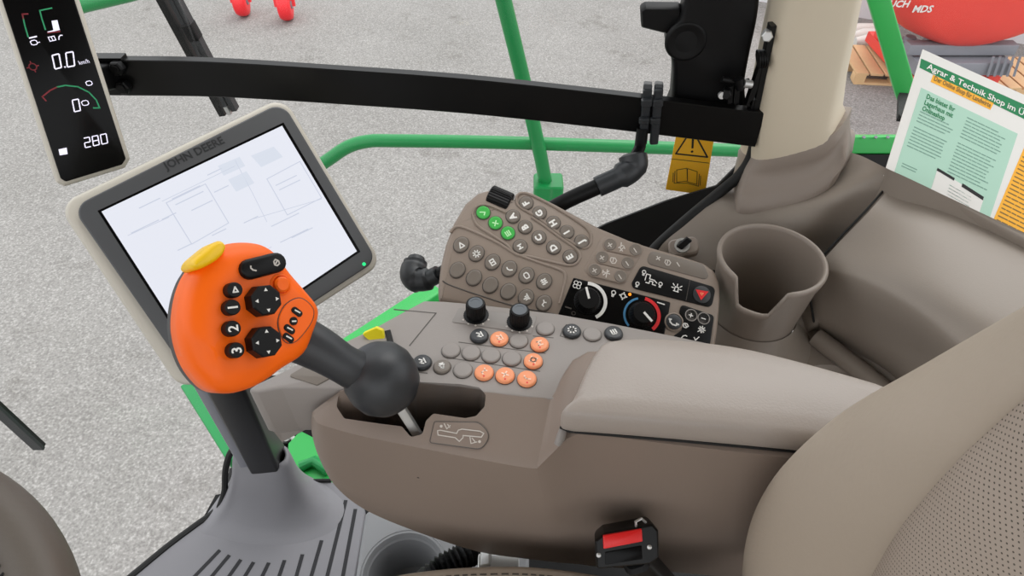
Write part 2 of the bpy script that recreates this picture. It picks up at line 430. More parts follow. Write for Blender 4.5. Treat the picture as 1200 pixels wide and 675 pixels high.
bm = bmesh.new(); text(bm, tf.at(.05, -.045, 0), 'MDS', .085, align='LEFT', bold=.03); obj('model_lettering', bm, M_WHITE, sp, recalc=False)
for dx in (-.34, .4):
    bm = bmesh.new(); boxbar(bm, (hp.x+dx, hp.y-.35, -1.4), (hp.x+dx, hp.y-.35, GZ+.14), .1, .1, (0, 1, 0), .01); boxbar(bm, (hp.x+dx, hp.y+.35, -1.4), (hp.x+dx, hp.y+.35, GZ+.14), .1, .1, (0, 1, 0), .01)
    boxbar(bm, (hp.x+dx, hp.y-.5, GZ+.2), (hp.x+dx, hp.y+.5, GZ+.2), .12, .1); obj('leg', bm, M_REDP, sp)
bm = bmesh.new(); boxbar(bm, (hp.x-.5, hp.y-.4, -1.42), (hp.x+.5, hp.y-.4, -1.42), .12, .1, bev=.01); boxbar(bm, (hp.x-.42, hp.y-.42, -1.55), (hp.x+.45, hp.y-.42, -1.55), .3, .12, bev=.01)
obj('chassis', bm, M_GREYM, sp)
for dx in (-.3, .3):
    F = Frame((hp.x+dx*.6, hp.y+.1, GZ+.27), (0, 0, 1), (0, 1, 0)); bm = bmesh.new(); lathe(bm, F, [(.0, 0), (.2, .0), (.2, .02), (.06, .05), (.05, .1), (0, .1)])
    obj('spreading_disc', bm, M_GREYM, sp)
bm = bmesh.new()
for k in range(5): boxbar(bm, (hp.x+.22+k*.06, hp.y-.58, -1.42), (hp.x+.25+k*.06, hp.y-.6, -1.6), .02, .02)
obj('agitator_guard', bm, M_GREYM, sp)

def pallet(name, c, rz, label, k_=1):
    p = thing(name, c, label, 'pallet', 'wooden pallets by the red spreader'); F = Frame(c, (0, 0, 1), (math.sin(rz), math.cos(rz), 0))
    for k in range(3):
        bm = bmesh.new(); v = -.28+.28*k; boxbar(bm, F.w(-.4, v, .011), F.w(.4, v, .011), .1, .022, bev=.003); obj('skid_board', bm, M_WOOD, p)
    for k in range(9):
        bm = bmesh.new(); u = -.36+.36*(k % 3); v = -.28+.28*(k//3); boxbar(bm, F.w(u, v-.05, .06), F.w(u, v+.05, .06), .11, .078, bev=.003); obj('block', bm, M_WOOD, p)
    for k in range(6):
        bm = bmesh.new(); u = -.35+.14*k; boxbar(bm, F.w(u, -.33, .11), F.w(u, .33, .11), .12, .022, bev=.003); obj('deck_board', bm, M_WOOD, p)
    return p
pallet('wooden_pallet', Vector((3.86, 6.28, GZ)), .1, 'pale wooden pallet on the ground left of the spreader legs')
pallet('wooden_pallet', hp*1+Vector((.75, -.15, GZ-hp.z)), 0, 'wooden pallet under the right end of the red spreader')
# white wrapped bundle by the pallet
bw = thing('wrapped_bundle', Pz(1020, 58, GZ), 'white plastic wrapped bundle of rolls lying beyond the pallet', 'bundle')
b0 = Vector(bw.location)
for k in range(3):
    bm = bmesh.new(); tube(bm, [b0+Vector((-.2+.02*k, .14*k, .08)), b0+Vector((-.07, .14*k, .085)), b0+Vector((.09, .14*k, .085)), b0+Vector((.2, .14*k, .08))], [.05, .08, .08, .055], 14); obj('roll', bm, M_WRAP, bw, ang=60)

# red castor wheels of a machine parked beyond the frame
def castor(px, py, label):
    c = Pz(px, py, GZ); t = thing('castor_wheel', c, label, 'wheel', 'red castor wheels on the concrete'); rw = .17
    F = Frame(c+Vector((0, .0, rw)), (1, .12, 0), (0, 0, 1)); bm = bmesh.new()
    lathe(bm, F, [(.03, -.07), (.10, -.075), (.15, -.065), (.168, -.03), (.17, 0), (.168, .03), (.15, .065), (.10, .075), (.03, .07)], 28); obj('tyre', bm, M_REDW, t, ang=60)
    bm = bmesh.new(); lathe(bm, F, [(0, -.082), (.045, -.082), (.045, .082), (0, .082)], 16); obj('hub', bm, M_GREYM, t)
    bm = bmesh.new()
    for s in (-.095, .095): boxbar(bm, F.w(0, -.02, s), F.w(.06, .25, s), .05, .012)
    boxbar(bm, F.w(.06, .25, -.1), F.w(.06, .25, .1), .06, .02); tube(bm, [F.w(.06, .25, 0), F.w(.06, .55, 0)], .03); obj('fork', bm, M_REDW, t)
castor(287, 18, 'red castor wheel on the concrete, left one of the pair at the top'); castor(338, 23, 'red castor wheel on the concrete, right one of the pair at the top')

# green railing of the access platform
gr = thing('platform_railing', (0, 1.64, -.25), 'green tubular platform railing with curved end and upright outside the glass', 'railing')
YR = 1.64
hr = crom([Py(*q, YR) for q in [(300, 262), (345, 216), (385, 187), (408, 172), (432, 165.5), (462, 165), (540, 166), (620, 168), (740, 172), (880, 177), (1010, 183)]], 8)
bm = bmesh.new(); tube(bm, hr, .0195, 16); obj('top_rail', bm, M_GREEN, gr, ang=60)
post = [Py(575, -70, 1.62), Py(590, 0, 1.62), Py(617, 110, 1.62), Py(634, 185, 1.62), Py(642, 228, 1.62)]
bm = bmesh.new(); tube(bm, post, .0205, 16); obj('upright', bm, M_GREEN, gr, ang=60)
bm = bmesh.new(); e = post[-1]; F = Frame(e, (0, 0, 1), (0, 1, 0)); prism(bm, F, fillet([(-.045, -.04), (.045, -.04), (.045, .04), (-.045, .04)], .01), [(0, -.06), (0, .05), (.004, .055)]); obj('foot_clamp', bm, M_GREEN, gr)
bm = bmesh.new(); boxbar(bm, e+Vector((0, 0, -.06)), Vector((e.x, e.y, GZ+.2)), .05, .05, (0, 1, 0)); obj('lower_post', bm, M_GREEN, gr)
# far corner rail at the top left
bm = bmesh.new(); tube(bm, [Py(60, 16, 1.9), Py(100, 5, 1.9), Py(150, -7, 1.9), Py(230, -30, 1.9)], .022, 14)
o = obj('mirror_rail', bm, M_GREEN, loc=Py(100, 5, 1.9), ang=60); tag(o, 'short green tube end at the top left beside the dark corner display', 'rail')

# green sill beams and step platform just outside and below the glass
gb = thing('sill_frame', Pz(460, 375, .0), 'green painted steel sill beam and step below the console outside the cab', 'frame')
bm = bmesh.new(); boxbar(bm, Pz(512, 340, -.01), Pz(345, 450, -.01), .05, .03, bev=.004); obj('sill_beam', bm, M_GREENL, gb)
bm = bmesh.new(); boxbar(bm, Pz(514, 352, -.03), Pz(345, 462, -.03), .012, .05); obj('inner_flange', bm, M_GREEN, gb)
bm = bmesh.new(); prism(bm, HZ(-.05), [Pz(*q, -.05).xy[:] for q in [(490, 345), (640, 345), (640, 378), (470, 378)]], [(0, -.02), (0, 0)]); obj('step_plate', bm, M_GREEN, gb)
bm = bmesh.new(); boxbar(bm, Pz(229, 452, -.02), Pz(286, 540, -.02), .055, .05, bev=.004); obj('front_beam', bm, M_GREEN, gb)
sg = thing('step_bracket', Pz(365, 540, -.06), 'green step bracket with dark machine fittings seen beside the floor post', 'bracket')
bm = bmesh.new(); prism(bm, HZ(-.1), [Pz(*q, -.1).xy[:] for q in [(338, 520), (352, 505), (430, 545), (430, 590), (335, 590)]], [(0, -.03), (0, 0)]); obj('plate', bm, M_GREENL, sg)
bm = bmesh.new(); prism(bm, HZ(-.14), [Pz(*q, -.14).xy[:] for q in [(290, 440), (350, 440), (400, 530), (350, 545), (318, 520)]], [(0, -.03), (0, 0)]); obj('dark_panel', bm, M_GLASSBLK, sg)
bm = bmesh.new()
for q in [(322, 497), (336, 512), (350, 530)]: lathe(bm, Frame(Pz(*q, -.135), (.2, -.3, 1), (0, 1, 0)), [(0, 0), (.016, 0), (.016, .02), (.009, .02), (.009, .028), (0, .028)], 10)
tube(bm, [Pz(315, 490, -.12), Pz(330, 500, -.11), Pz(352, 522, -.12)], .006, 8); obj('fitting', bm, M_STEEL, sg)
bm = bmesh.new(); tube(bm, [Pz(352, 547, -.09), Pz(368, 540, -.085), Pz(385, 552, -.09)], .012, 10); obj('green_pipe', bm, M_GREEN, sg)

# green bars behind the pillar
d1 = thing('body_frame', Py(1020, 170, .98), 'green body rail with black underside and diagonal square bar between pillar and leaflet', 'frame')
bm = bmesh.new(); boxbar(bm, Py(1018, -40, 1.5), Py(1062, 112, 1.42), .042, .042, (0, 1, .3), .004); obj('diagonal_bar', bm, M_GREENL, d1)
bm = bmesh.new(); boxbar(bm, Py(1061, 108, 1.42), Py(1060, 140, 1.30), .014, .03, (0, 1, 0)); boxbar(bm, Py(1060, 138, 1.31), Py(1100, 168, .98), .014, .03, (0, 1, .1)); obj('strap', bm, M_GAP, d1)
d2 = d1
bm = bmesh.new(); boxbar(bm, Py(975, 169, .98), Py(1290, 168, .98), .04, .03, (0, .5, 1), .003); obj('rail', bm, M_GREENL, d2)
for k in range(4):
    bm = bmesh.new(); lathe(bm, Frame(Py(998+14*k, 161, .965), (0, -.6, 1), (0, 1, 0)), [(0, 0), (.003, 0), (.003, .002), (0, .002)], 8); obj('bolt', bm, M_GREYM, d2)
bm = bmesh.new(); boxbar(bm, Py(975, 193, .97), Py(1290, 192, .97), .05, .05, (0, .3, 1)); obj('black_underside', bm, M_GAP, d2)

# windscreen wiper, two black arms outside the glass
wp = thing('windscreen_wiper', Py(230, 60, .90), 'black double wiper arm running diagonally behind the cross bar', 'wiper')
def wpt(x, y): return Py(x, y, .90)
bm = bmesh.new(); wa, wb = wpt(178, -22), wpt(262, 134); wt = wa+(wa-wb)*((1.80-wa.z)/(wa.z-wb.z)); boxbar(bm, wt, wb, .010, .012, (0, -1, 0)); obj('wiper_arm', bm, M_BLACK, wp)
bm = bmesh.new(); boxbar(bm, Vector((wt.x, .79, 1.82)), Vector((wt.x, .92, 1.82)), .09, .07, bev=.01); obj('wiper_motor', bm, M_BLKPL, wp)
bm = bmesh.new(); boxbar(bm, wpt(192, -22), wpt(266, 122), .006, .016, (0, -1, 0)); boxbar(bm, wpt(203, -10), wpt(276, 128), .008, .014, (0, -1, 0)); obj('wiper_blade', bm, M_RUB, wp)
bm = bmesh.new(); boxbar(bm, wpt(219, 26), wpt(230, 46), .016, .02, (0, -1, 0), .003); obj('blade_clip', bm, M_BLKPL, wp)
bm = bmesh.new(); boxbar(bm, wpt(266, 122), wpt(271, 131), .006, .02, (0, -1, 0)); obj('tip', bm, M_STEEL, wp)
w2 = thing('front_wiper', Px(20, 492, -.9), 'black wiper tip reaching in at the left edge above the steering wheel', 'wiper')
bm = bmesh.new(); boxbar(bm, Px(-40, 442, -.9), Px(48, 523, -.9), .011, .014, (1, 0, 0)); obj('wiper_arm', bm, M_BLACK, w2)
bm = bmesh.new(); boxbar(bm, Px(-30, 456, -.895), Px(46, 526, -.895), .006, .02, (1, 0, 0)); obj('wiper_blade', bm, M_RUB, w2)
bm = bmesh.new(); boxbar(bm, Px(-40, 442, -.9), Vector((-.76, .02, -.03)), .011, .014, (1, 0, 0)); obj('pivot_arm', bm, M_BLACK, w2)

# ================================================================== CAB STRUCTURE: pillar, seals
def prow(py, xl, xr, y=.665, d=.06):
    a = Py(xl, py, y); b = Py(xr, py, y); w = b.x-a.x; z = (a.z+b.z)/2
    P = [(a.x, y+.012), (a.x+.008, y-.004), (a.x+w*.3, y-.012), (a.x+w*.66, y-.012), (a.x+w*.80, y-.004), (b.x-.003, y+.022), (b.x, y+.035), (b.x-.01, y+.08), (a.x+.02, y+.08), (a.x, y+.05)]
    return [(u, v, z) for u, v in P]
bm = bmesh.new()
rows = [prow(py, xl, xr) for py, xl, xr in [(196, 883, 986), (150, 889, 992), (100, 899, 1003), (50, 910, 1014), (0, 921, 1025), (-60, 935, 1039), (-160, 960, 1064)]]
# lower edge: lowest at the left front, rising towards the right
rows[0] = [(x, y, Py(900, e, y).z) for (x, y, z), e in zip(rows[0], [188, 191, 187, 175, 162, 143, 138, 138, 170, 180])]
rows[1] = [(x, y, max(z, r0[2]+.02)) for (x, y, z), r0 in zip(rows[1], rows[0])]; rows[2] = [(x, y, max(z, r1[2]+.015)) for (x, y, z), r1 in zip(rows[2], rows[1])]
rows = [[tuple(v) for v in crom([Vector(p) for p in r], 4, True)] for r in rows]
loft(bm, rows); o = obj('trim_1', bm, M_PILLAR, kind='structure', ang=50)
o['label'] = 'beige pillar cover'
bm = bmesh.new()
c1 = [Vector(v) for v in rows[0][::4]]; cc = sum(c1, Vector())/len(c1)
ca = [Vector((cc.x+(v.x-cc.x)*.97, cc.y+(v.y-cc.y)*.95, v.z+.015)) for v in c1]
cb = [Vector((cc.x+(v.x-cc.x)*1.03, cc.y+(v.y-cc.y)*1.05, v.z-.001)) for v in c1]
bt = [Pz(863, 234, .708), Pz(874, 243, .708), Pz(911, 238, .714), Pz(950, 227, .728), Pz(981, 204, .752), Pz(993, 184, .768), Py(1000, 172, .71), Py(990, 150, .76), Py(880, 165, .76), Py(862, 205, .71)]
mids = [[a.lerp(b_, k)+Vector((0, (.012 if i in (1, 2, 3, 4) else 0)*math.sin(PI*k), 0)) for i, (a, b_) in enumerate(zip(cb, bt))] for k in (.25, .5, .75, 1)]
low = [v+Vector((0, 0, -.02)) for v in bt]
loft(bm, [crom(r, 4, True) for r in [low]+mids[::-1]+[cb, ca]]); obj('trim_2', bm, M_TRIM2, kind='structure', ang=70)['label'] = 'brown pillar foot collar'
# black rubber seal along the pillar and down the trim edge
bm = bmesh.new()
tube(bm, crom([Py(946, -120, .70), Py(921, -10, .69), Py(903, 75, .685), Py(889, 140, .685), Py(881, 182, .685), Py(866, 206, .68), Py(845, 224, .672), Py(810, 253, .64), Py(772, 287, .60), Py(758, 305, .58)], 6), .007, 10)
obj('trim_3', bm, M_GAP, kind='structure', ang=60)['label'] = 'black rubber edge seal'
# black sill below the side glass
bm = bmesh.new()
s_up = [Py(*q, .735) for q in [(560, 330), (640, 297), (712, 262), (780, 236), (840, 218), (872, 186)]]
loft(bm, [[p, p+Vector((0, .004, -.001)), p+Vector((0, .02, -.30)), p+Vector((0, -.08, -.26))] for p in s_up]); obj('trim_4', bm, M_GAP, kind='structure')['label'] = 'black window sill panel'
bm = bmesh.new(); F = Frame(Py(884, 60, .70), (-.2, -1, 0), (0, 0, 1))
prism(bm, F, fillet(F.pts([(917, -40), (928, -40), (912, 30), (902, 80), (892, 150), (884, 170), (878, 150), (887, 110), (897, 60), (907, 10)]), .004, 3), [(0, -.01), (0, .01)]); obj('trim_5', bm, M_GAP, kind='structure')['label'] = 'black pillar edge strip'

# ================================================================== SIDE TRIM WITH CUP HOLDER
st = thing('side_trim', Pz(980, 330, .60), 'brown moulded side trim with round cup holder and large storage lid beside the seat', 'trim panel')
rows = [[(884, 188, .70), (930, 190, .705), (990, 178, .735), (1045, 200, .785), (1130, 240, .785), (1300, 320, .785)],
        [(864, 210, .70), (905, 226, .706), (966, 226, .728), (1036, 214, .766), (1110, 246, .77), (1290, 340, .77)],
        [(838, 234, .70), (880, 252, .698), (950, 256, .705), (1000, 264, .700), (1080, 310, .68), (1270, 400, .68)],
        [(805, 262, .69), (850, 290, .67), (930, 310, .645), (975, 320, .625), (1060, 360, .61), (1240, 450, .60)],
        [(772, 292, .68), (825, 345, .645), (915, 385, .61), (965, 390, .592), (1060, 445, .585), (1210, 515, .57)],
        [(764, 330, .62), (825, 400, .60), (915, 430, .585), (985, 430, .582), (1065, 480, .572), (1190, 565, .56)]]
G = grid_surface([[Pz(*q) for q in r] for r in rows], 6, 6)
bm = sheet(G, (0, 0, -.07), False); cA = Pz(905, 302, .715)
bmesh.ops.delete(bm, geom=[f for f in bm.faces if (f.calc_center_median().xy-cA.xy).length < .0535], context='FACES')
for v in bm.verts:
    d = v.co.xy-cA.xy
    if 1e-4 < d.length < .0550: d *= .0550/d.length; v.co.x, v.co.y = cA.x+d.x, cA.y+d.y
obj('moulding', bm, M_TRIM, st, ang=60)
# storage lid
rows = [[(1046, 216, .762), (1105, 242, .768), (1200, 288, .772), (1330, 350, .772)],
        [(1018, 248, .748), (1085, 270, .763), (1185, 325, .769), (1310, 390, .769)],
        [(985, 282, .714), (1055, 305, .746), (1155, 370, .758), (1280, 440, .758)],
        [(962, 308, .690), (1030, 326, .728), (1115, 378, .742), (1240, 480, .742)],
        [(957, 318, .680), (1020, 340, .714), (1098, 392, .726), (1210, 500, .726)],
        [(954, 345, .655), (1008, 368, .674), (1080, 418, .682), (1180, 520, .682)],
        [(957, 372, .630), (1002, 396, .636), (1064, 442, .640), (1150, 540, .64)],
        [(960, 384, .60), (1003, 410, .60), (1064, 456, .595), (1145, 552, .59)]]
G = grid_surface([[Pz(*q) for q in r] for r in rows], 6, 5)
bm = sheet(G, (0.004, .012, -.05)); lid = obj('storage_lid', bm, M_TRIM, st, ang=50)
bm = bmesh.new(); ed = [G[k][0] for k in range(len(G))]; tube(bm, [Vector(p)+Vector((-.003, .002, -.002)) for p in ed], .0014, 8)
tube(bm, [Vector(p)+Vector((0, .003, -.002)) for p in G[0]], .0015, 8); obj('seam', bm, M_GAP, st)  # dark tubes drawn along the lid edges in place of the shadow gap
# raised channel lip in front of the lid
bm = bmesh.new(); tube(bm, crom([Pz(*q) for q in [(955, 394, .598), (985, 417, .594), (1030, 452, .588), (1070, 492, .58)]], 6), .012, 10); obj('channel_lip', bm, M_TRIM, st, ang=60)
# cup holder sleeve
cF = Frame(Pz(905, 302, .715), (0, 0, 1), (0, 1, 0)); bm = bmesh.new(); NS = 64
def notch(a):
    d = (a-math.radians(-118)+PI) % (2*PI)-PI; k = max(0, min(1, (math.radians(30)-abs(d))/math.radians(15))); return k*k*(3-2*k)
def cring(r, h, f=1):
    return [cF.w(r*math.cos(2*PI*k/NS), r*1.0*math.sin(2*PI*k/NS), h-(.036*f*notch(2*PI*k/NS))) for k in range(NS)]
loft(bm, [cring(.050, -.205, 0), cring(.0515, -.075, 0), cring(.0565, -.02, .9), cring(.0600, -.005), cring(.0605, -.0015), cring(.0595, .001), cring(.0575, .002), cring(.0555, .001), cring(.0543, -.003), cring(.0530, -.03, .85), cring(.048, -.10, 0), cring(.045, -.198, 0)], cap0=True, cap1=True)
obj('cup_holder', bm, M_CUP, st, ang=55)
bm = bmesh.new(); lathe(bm, cF.at(0, 0, -.115), [(.085, -.03), (.08, -.008), (.066, .004), (.056, .016), (.0525, .03)], 40, cap=False); obj('cup_holder_base', bm, M_TRIM, st, ang=60)
bm = bmesh.new(); lathe(bm, cF.at(0, 0, -.1965), [(.0, 0), (.044, 0), (.044, .002), (0, .002)], 32); obj('cup_floor_shade', bm, M_BLKPL, st)  # black disc paints in the shade at the bottom of the deep cup
# ignition socket
kF = Frame(Pz(799, 290, .688), (-.2, -.5, .9), (0, 1, 0))
bm = bmesh.new(); prism(bm, kF, fillet([(-.016, -.011), (.02, -.011), (.02, .011), (-.016, .011)], .008), [(0, -.01), (0, .002), (.002, .004)]); sk = obj('ignition_plate', bm, M_TRIM2, st)
bm = bmesh.new(); lathe(bm, kF, [(0, .003), (.009, .003), (.009, .009), (.006, .009), (.006, .006), (0, .006)], 20); obj('key_lock', bm, M_STEEL, sk)
bm = bmesh.new(); boxbar(bm, kF.w(-.004, -.002, .007), kF.w(.008, .003, .018), .003, .008); obj('key_slot', bm, M_GAP, sk)

# ================================================================== LEAFLET LEANING ON THE TRIM
lf = thing('leaflet', Pz(1090, 215, .786), 'printed leaflet with green header leaning against the rear window on the trim', 'leaflet')
lp0 = Pz(1034, 203, .775); lp1 = Pz(1230, 295, .70)
lF = Frame(lp0, (lp1-lp0).cross(Vector((0, 1.2, 1))), (0, 1.2, 1))
if lF.ez.y > 0: lF = Frame(lp0, -lF.ez, (0, 1.2, 1))
def lsheet(P, m, nm, h0, h1, par=lf):
    bm = bmesh.new(); poly(bm, lF, lF.pts(P), h0, h1); return obj(nm, bm, m, par)
pg = lsheet([(1035, 206), (1081, 58), (1290, 152), (1290, 345)], M_PAPER, 'sheet', 0, .0006)
lsheet([(1079, 69), (1290, 163), (1290, 184), (1077, 79.5)], M_DGRN, 'header_band', .0006, .0008)
def pxframe(x, y, x2, y2): return lF.at(*lF.px(x, y), .0009, lF.dirpx(x, y, x2-x, y2-y))
def ptext(x, y, x2, y2, s, size, m, nm='text', bold=.02):
    a = Vector(lF.px(x, y)); b = Vector(lF.px(x2, y2)); bm = bmesh.new()
    text(bm, pxframe(x, y, x2, y2), s, size, .0002, 'LEFT', (b-a).length, bold); return obj(nm, bm, m, lf, recalc=False)
ptext(1086, 78, 1232, 149.5, 'Agrar & Technik Shop im Überblick', .0104, M_WHITE, 'headline', .012)
lsheet([(1093, 88), (1164, 121), (1160, 129), (1090, 96)], M_AMB, 'subtitle_band', .0006, .0008)
ptext(1094, 92, 1160, 124, 'Der Online Shop für Landwirte', .0085, M_TXTA, 'subtitle')
lsheet([(1079, 103), (1192, 157), (1155, 268), (1043, 216)], M_MINT, 'mint_panel', .0006, .0008)
lsheet([(1200, 172), (1290, 215), (1290, 342), (1154, 280)], M_AMB, 'amber_panel', .0006, .0008)
for k, s in enumerate(['Das bietet Ihr', 'Lagerhaus mit', 'Onlineshop']):
    x, y = 1085-2.4*k, 113+7*k; ptext(x, y, x+(33, 33, 26)[k], y+(16, 16, 12.5)[k], s, .0085, M_DGRN, 'column_title')
rr = random.Random(3)
def lines(x, y, dx, dy, sx, sy, n, m, nm, wd=.0011, gaps=()):
    bm = bmesh.new()
    for k in range(n):
        if k in gaps: continue
        x0, y0 = x+sx*k, y+sy*k; e = rr.uniform(.8, 1); u = 0
        while u < e:
            v = min(e, u+rr.uniform(.06, .2)); a = lF.px(x0+dx*u, y0+dy*u); b = lF.px(x0+dx*v, y0+dy*v); stroke(bm, lF, [a, b], wd, .0008, .001); u = v+.03
    return obj(nm, bm, m, lf)
lines(1078, 131, 40, 18.5, -1.4, 3.6, 12, M_TXT, 'text_block', gaps=(4,))
lines(1133, 138, 46, 22, -1.35, 3.7, 18, M_TXT, 'text_block', gaps=(7,))
lines(1057, 191.5, 20, 9, -1, 3, 2, M_TXT, 'caption', .0009)
lines(1198, 184, 60, 30, -1.9, 4.6, 17, M_TXTA, 'text_block', .0014)
lsheet([(1098, 198), (1152, 233), (1146, 252), (1089, 226)], M_PAPER, 'picture_inset', .0008, .0010)
lsheet([(1098, 197), (1118, 209), (1117, 212), (1097, 200)], M_GAP, 'inset_bar', .0010, .0012)
lsheet([(1127, 215), (1152, 231), (1151, 235), (1126, 219)], M_GAP, 'inset_bar', .0010, .0012)
lines(1112, 217, 26, 15, -1, 3.5, 4, M_TXT, 'inset_text', .0009)

# ================================================================== CROSS BAR WITH CLAMPED ROD
BARY0, BARY1 = .725, .672
cb_ = thing('cross_bar', Py(500, 120, .70), 'long black flat steel cross bar in front of the side glass', 'bar')
kb = [(120, 93, .728), (250, 95, .728), (400, 104, .722), (550, 115, .71), (700, 131, .695), (800, 143, .685), (890, 154, .672)]
cl = crom([Py(x, y-4, d) for x, y, d in kb], 5)
bm = bmesh.new(); rings = []
for i, p in enumerate(cl):
    t = (cl[min(i+1, len(cl)-1)]-cl[max(i-1, 0)]).normalized(); n = Vector((t.y, -t.x, 0)).normalized()
    hh = .0228; th = .006
    rings.append([p+n*a+Vector((0, 0, b)) for a, b in [(-th, -hh), (th-.001, -hh), (th, -hh+.001), (th, hh-.001), (th-.001, hh), (-th, hh)]])
loft(bm, rings); obj('bar', bm, M_BLACK, cb_)
bm = bmesh.new(); p = cl[0]; p = cl[0]+Vector((0, 0, .0235)); boxbar(bm, p, p+Vector((.036, 0, 0)), .014, .004); obj('end_tab', bm, M_BLACK, cb_)
for q in [(139, 79), (146, 101)]:
    bF = Frame(Py(q[0], q[1], .718), (-.05, -1, .1), (0, 0, 1)); bm = bmesh.new()
    prism(bm, bF, circle((0, 0), .0085, 6), [(0, -.002), (0, .006), (.0012, .0075)]); lathe(bm, bF, [(0, .007), (.005, .007), (.005, .009), (0, .009)], 12); obj('bolt', bm, M_BLKPL, cb_)
gr_ = thing('grab_rod', Py(620, 250, .66), 'black tubular rod with bent ends running behind the keypad, strapped to the cross bar', 'rod')
rp = [Py(474, 318, .64), Py(480, 328, .615), Py(492, 332, .60), Py(510, 325, .60), Py(580, 283, .605), Py(655, 240, .62), Py(700, 219, .63), Py(728, 206, .64), Py(744, 197, .645), Py(750, 186, .655), Py(752, 176, .665)]
bm = bmesh.new(); tube(bm, crom(rp[2:9], 6), .0098, 16); obj('rod', bm, M_BLKPL, gr_, ang=60)
bm = bmesh.new(); tube(bm, crom([Py(514, 321, .60), Py(502, 327, .60), Py(490, 328, .603), Py(484, 322, .612), Py(486, 312, .625), Py(487, 306, .632)], 6), [.0115]*6+[.0150]*6+[.0175]*6+[.0175]*6+[.0160]*6+[.0115], 20); tube(bm, [Py(487, 309, .630), Py(488, 303, .638)], [.0125, .0115], 16); obj('elbow', bm, M_RUB, gr_, ang=60)
bm = bmesh.new(); tube(bm, crom([Py(700, 219, .63), Py(728, 206, .637), Py(742, 195, .645), Py(741, 180, .655)], 6), [.0125]*6+[.0155]*6+[.017]*6+[.011], 16); obj('elbow', bm, M_RUB, gr_, ang=60)
bm = bmesh.new(); tube(bm, [Py(744, 186, .655), Py(750, 172, .672), Py(753, 150, .676)], [.008, .007, .007], 12); obj('stem', bm, M_BLKPL, gr_)
for x in (755, 768):
    bm = bmesh.new()
    for a, b, w in [((x+4, 104), (x-2, 168), .010)]:
        d0 = .676-(x-755)*.0002; boxbar(bm, Py(a[0], a[1], d0), Py(b[0], b[1], d0), w, .008, (0, -1, 0), .002)
    boxbar(bm, Py(x+4, 103, .676), Py(x+4, 99, .72), .010, .008, (0, 0, 1), .002)
    boxbar(bm, Py(x+3, 116, .669), Py(x+2.5, 124, .669), .012, .008, (0, -1, 0), .002); boxbar(bm, Py(x, 138, .669), Py(x-.6, 144, .669), .012, .008, (0, -1, 0), .002)
    obj('strap', bm, M_RUB, gr_)

# warning sticker on the glass
sF = Frame(Py(805, 195, .7605), GF.ez, (0, 0, 1))
ws = thing('warning_sticker', sF.o, 'yellow warning sticker with triangle and open book below the cross bar', 'sticker')
bm = bmesh.new(); poly(bm, sF, fillet(ccw(sF.pts([(798, 130), (842, 130), (826, 228.5), (780, 222)])), .002), -.0008, .0002); plate_ = obj('plate', bm, M_SIGN, ws)
def sst(P, w, nm, closed=False):
    bm = bmesh.new(); stroke(bm, sF, sF.pts(P), w, .0002, .0005, closed); return obj(nm, bm, M_GAP, ws)
sst([(811, 151), (829, 184), (792, 180)], .0022, 'triangle', True)
bm = bmesh.new(); stroke(bm, sF, sF.pts([(812, 163), (811.5, 173)]), .0028, .0002, .0005); poly(bm, sF, circle(sF.px(811, 177.5), .0018, 10), .0002, .0005); obj('exclamation_mark', bm, M_GAP, ws)
sst([(787, 186), (831, 191)], .0008, 'divider')
bm = bmesh.new()
for P in [[(793, 199), (805, 197), (805.5, 212), (793, 213.5), (793, 199)], [(806, 197.5), (817, 201), (816.5, 216), (805.5, 213)], [(817, 201), (816.5, 216)], [(791, 200.5), (790, 214.5), (805, 214.5), (818.5, 218), (819.5, 204)], [(789, 202.5), (788.5, 213)], [(821, 206), (820.5, 217)], [(805.5, 198), (805.5, 212)]]: stroke(bm, sF, sF.pts(P), .0009, .0002, .0005)
obj('open_book', bm, M_GAP, ws)

# black latch housing above the bar
lh = thing('latch_housing', Py(840, 90, .70), 'large black plastic housing with side paddle and round dimple above the cross bar', 'housing')
hF = Frame(Py(838, 60, .700), (-.10, -1, .0), (0, 0, 1))
OUT = [(808, -60), (806, -20), (803, 2), (797, 24), (787, 36), (781, 46), (781, 58), (787, 70), (789, 90), (787, 118), (786, 140), (868, 142), (873, 100), (880, 62), (887, 30), (891, 0), (895, -60)]
P = ccw([tuple(q) for q in crom(hF.pts(OUT), 3, True)])
bm = bmesh.new(); prism(bm, hF, P, [(.002, -.032), (0, -.03), (0, -.007), (.001, -.0035), (.003, -.001), (.006, 0)]); hb = obj('housing', bm, M_BLKPL, lh, ang=60)
bm = bmesh.new(); dc = hF.px(804, 49); lathe(bm, hF.at(dc[0], dc[1], 0), [(.0235, -.002), (.0222, .0003), (.021, .0012), (.019, .0012), (.014, .0002), (.007, -.0006), (0, -.0008)], 32); obj('dimple', bm, M_BLKPL, lh, ang=70)
bm = bmesh.new(); prism(bm, hF, fillet(ccw(hF.pts([(751, 17), (757, 13.5), (800, 14), (798, 44), (788, 47), (752, 38)])), .004), [(.002, -.030), (0, -.028), (0, -.014), (.002, -.011)]); obj('paddle', bm, M_BLKPL, lh)
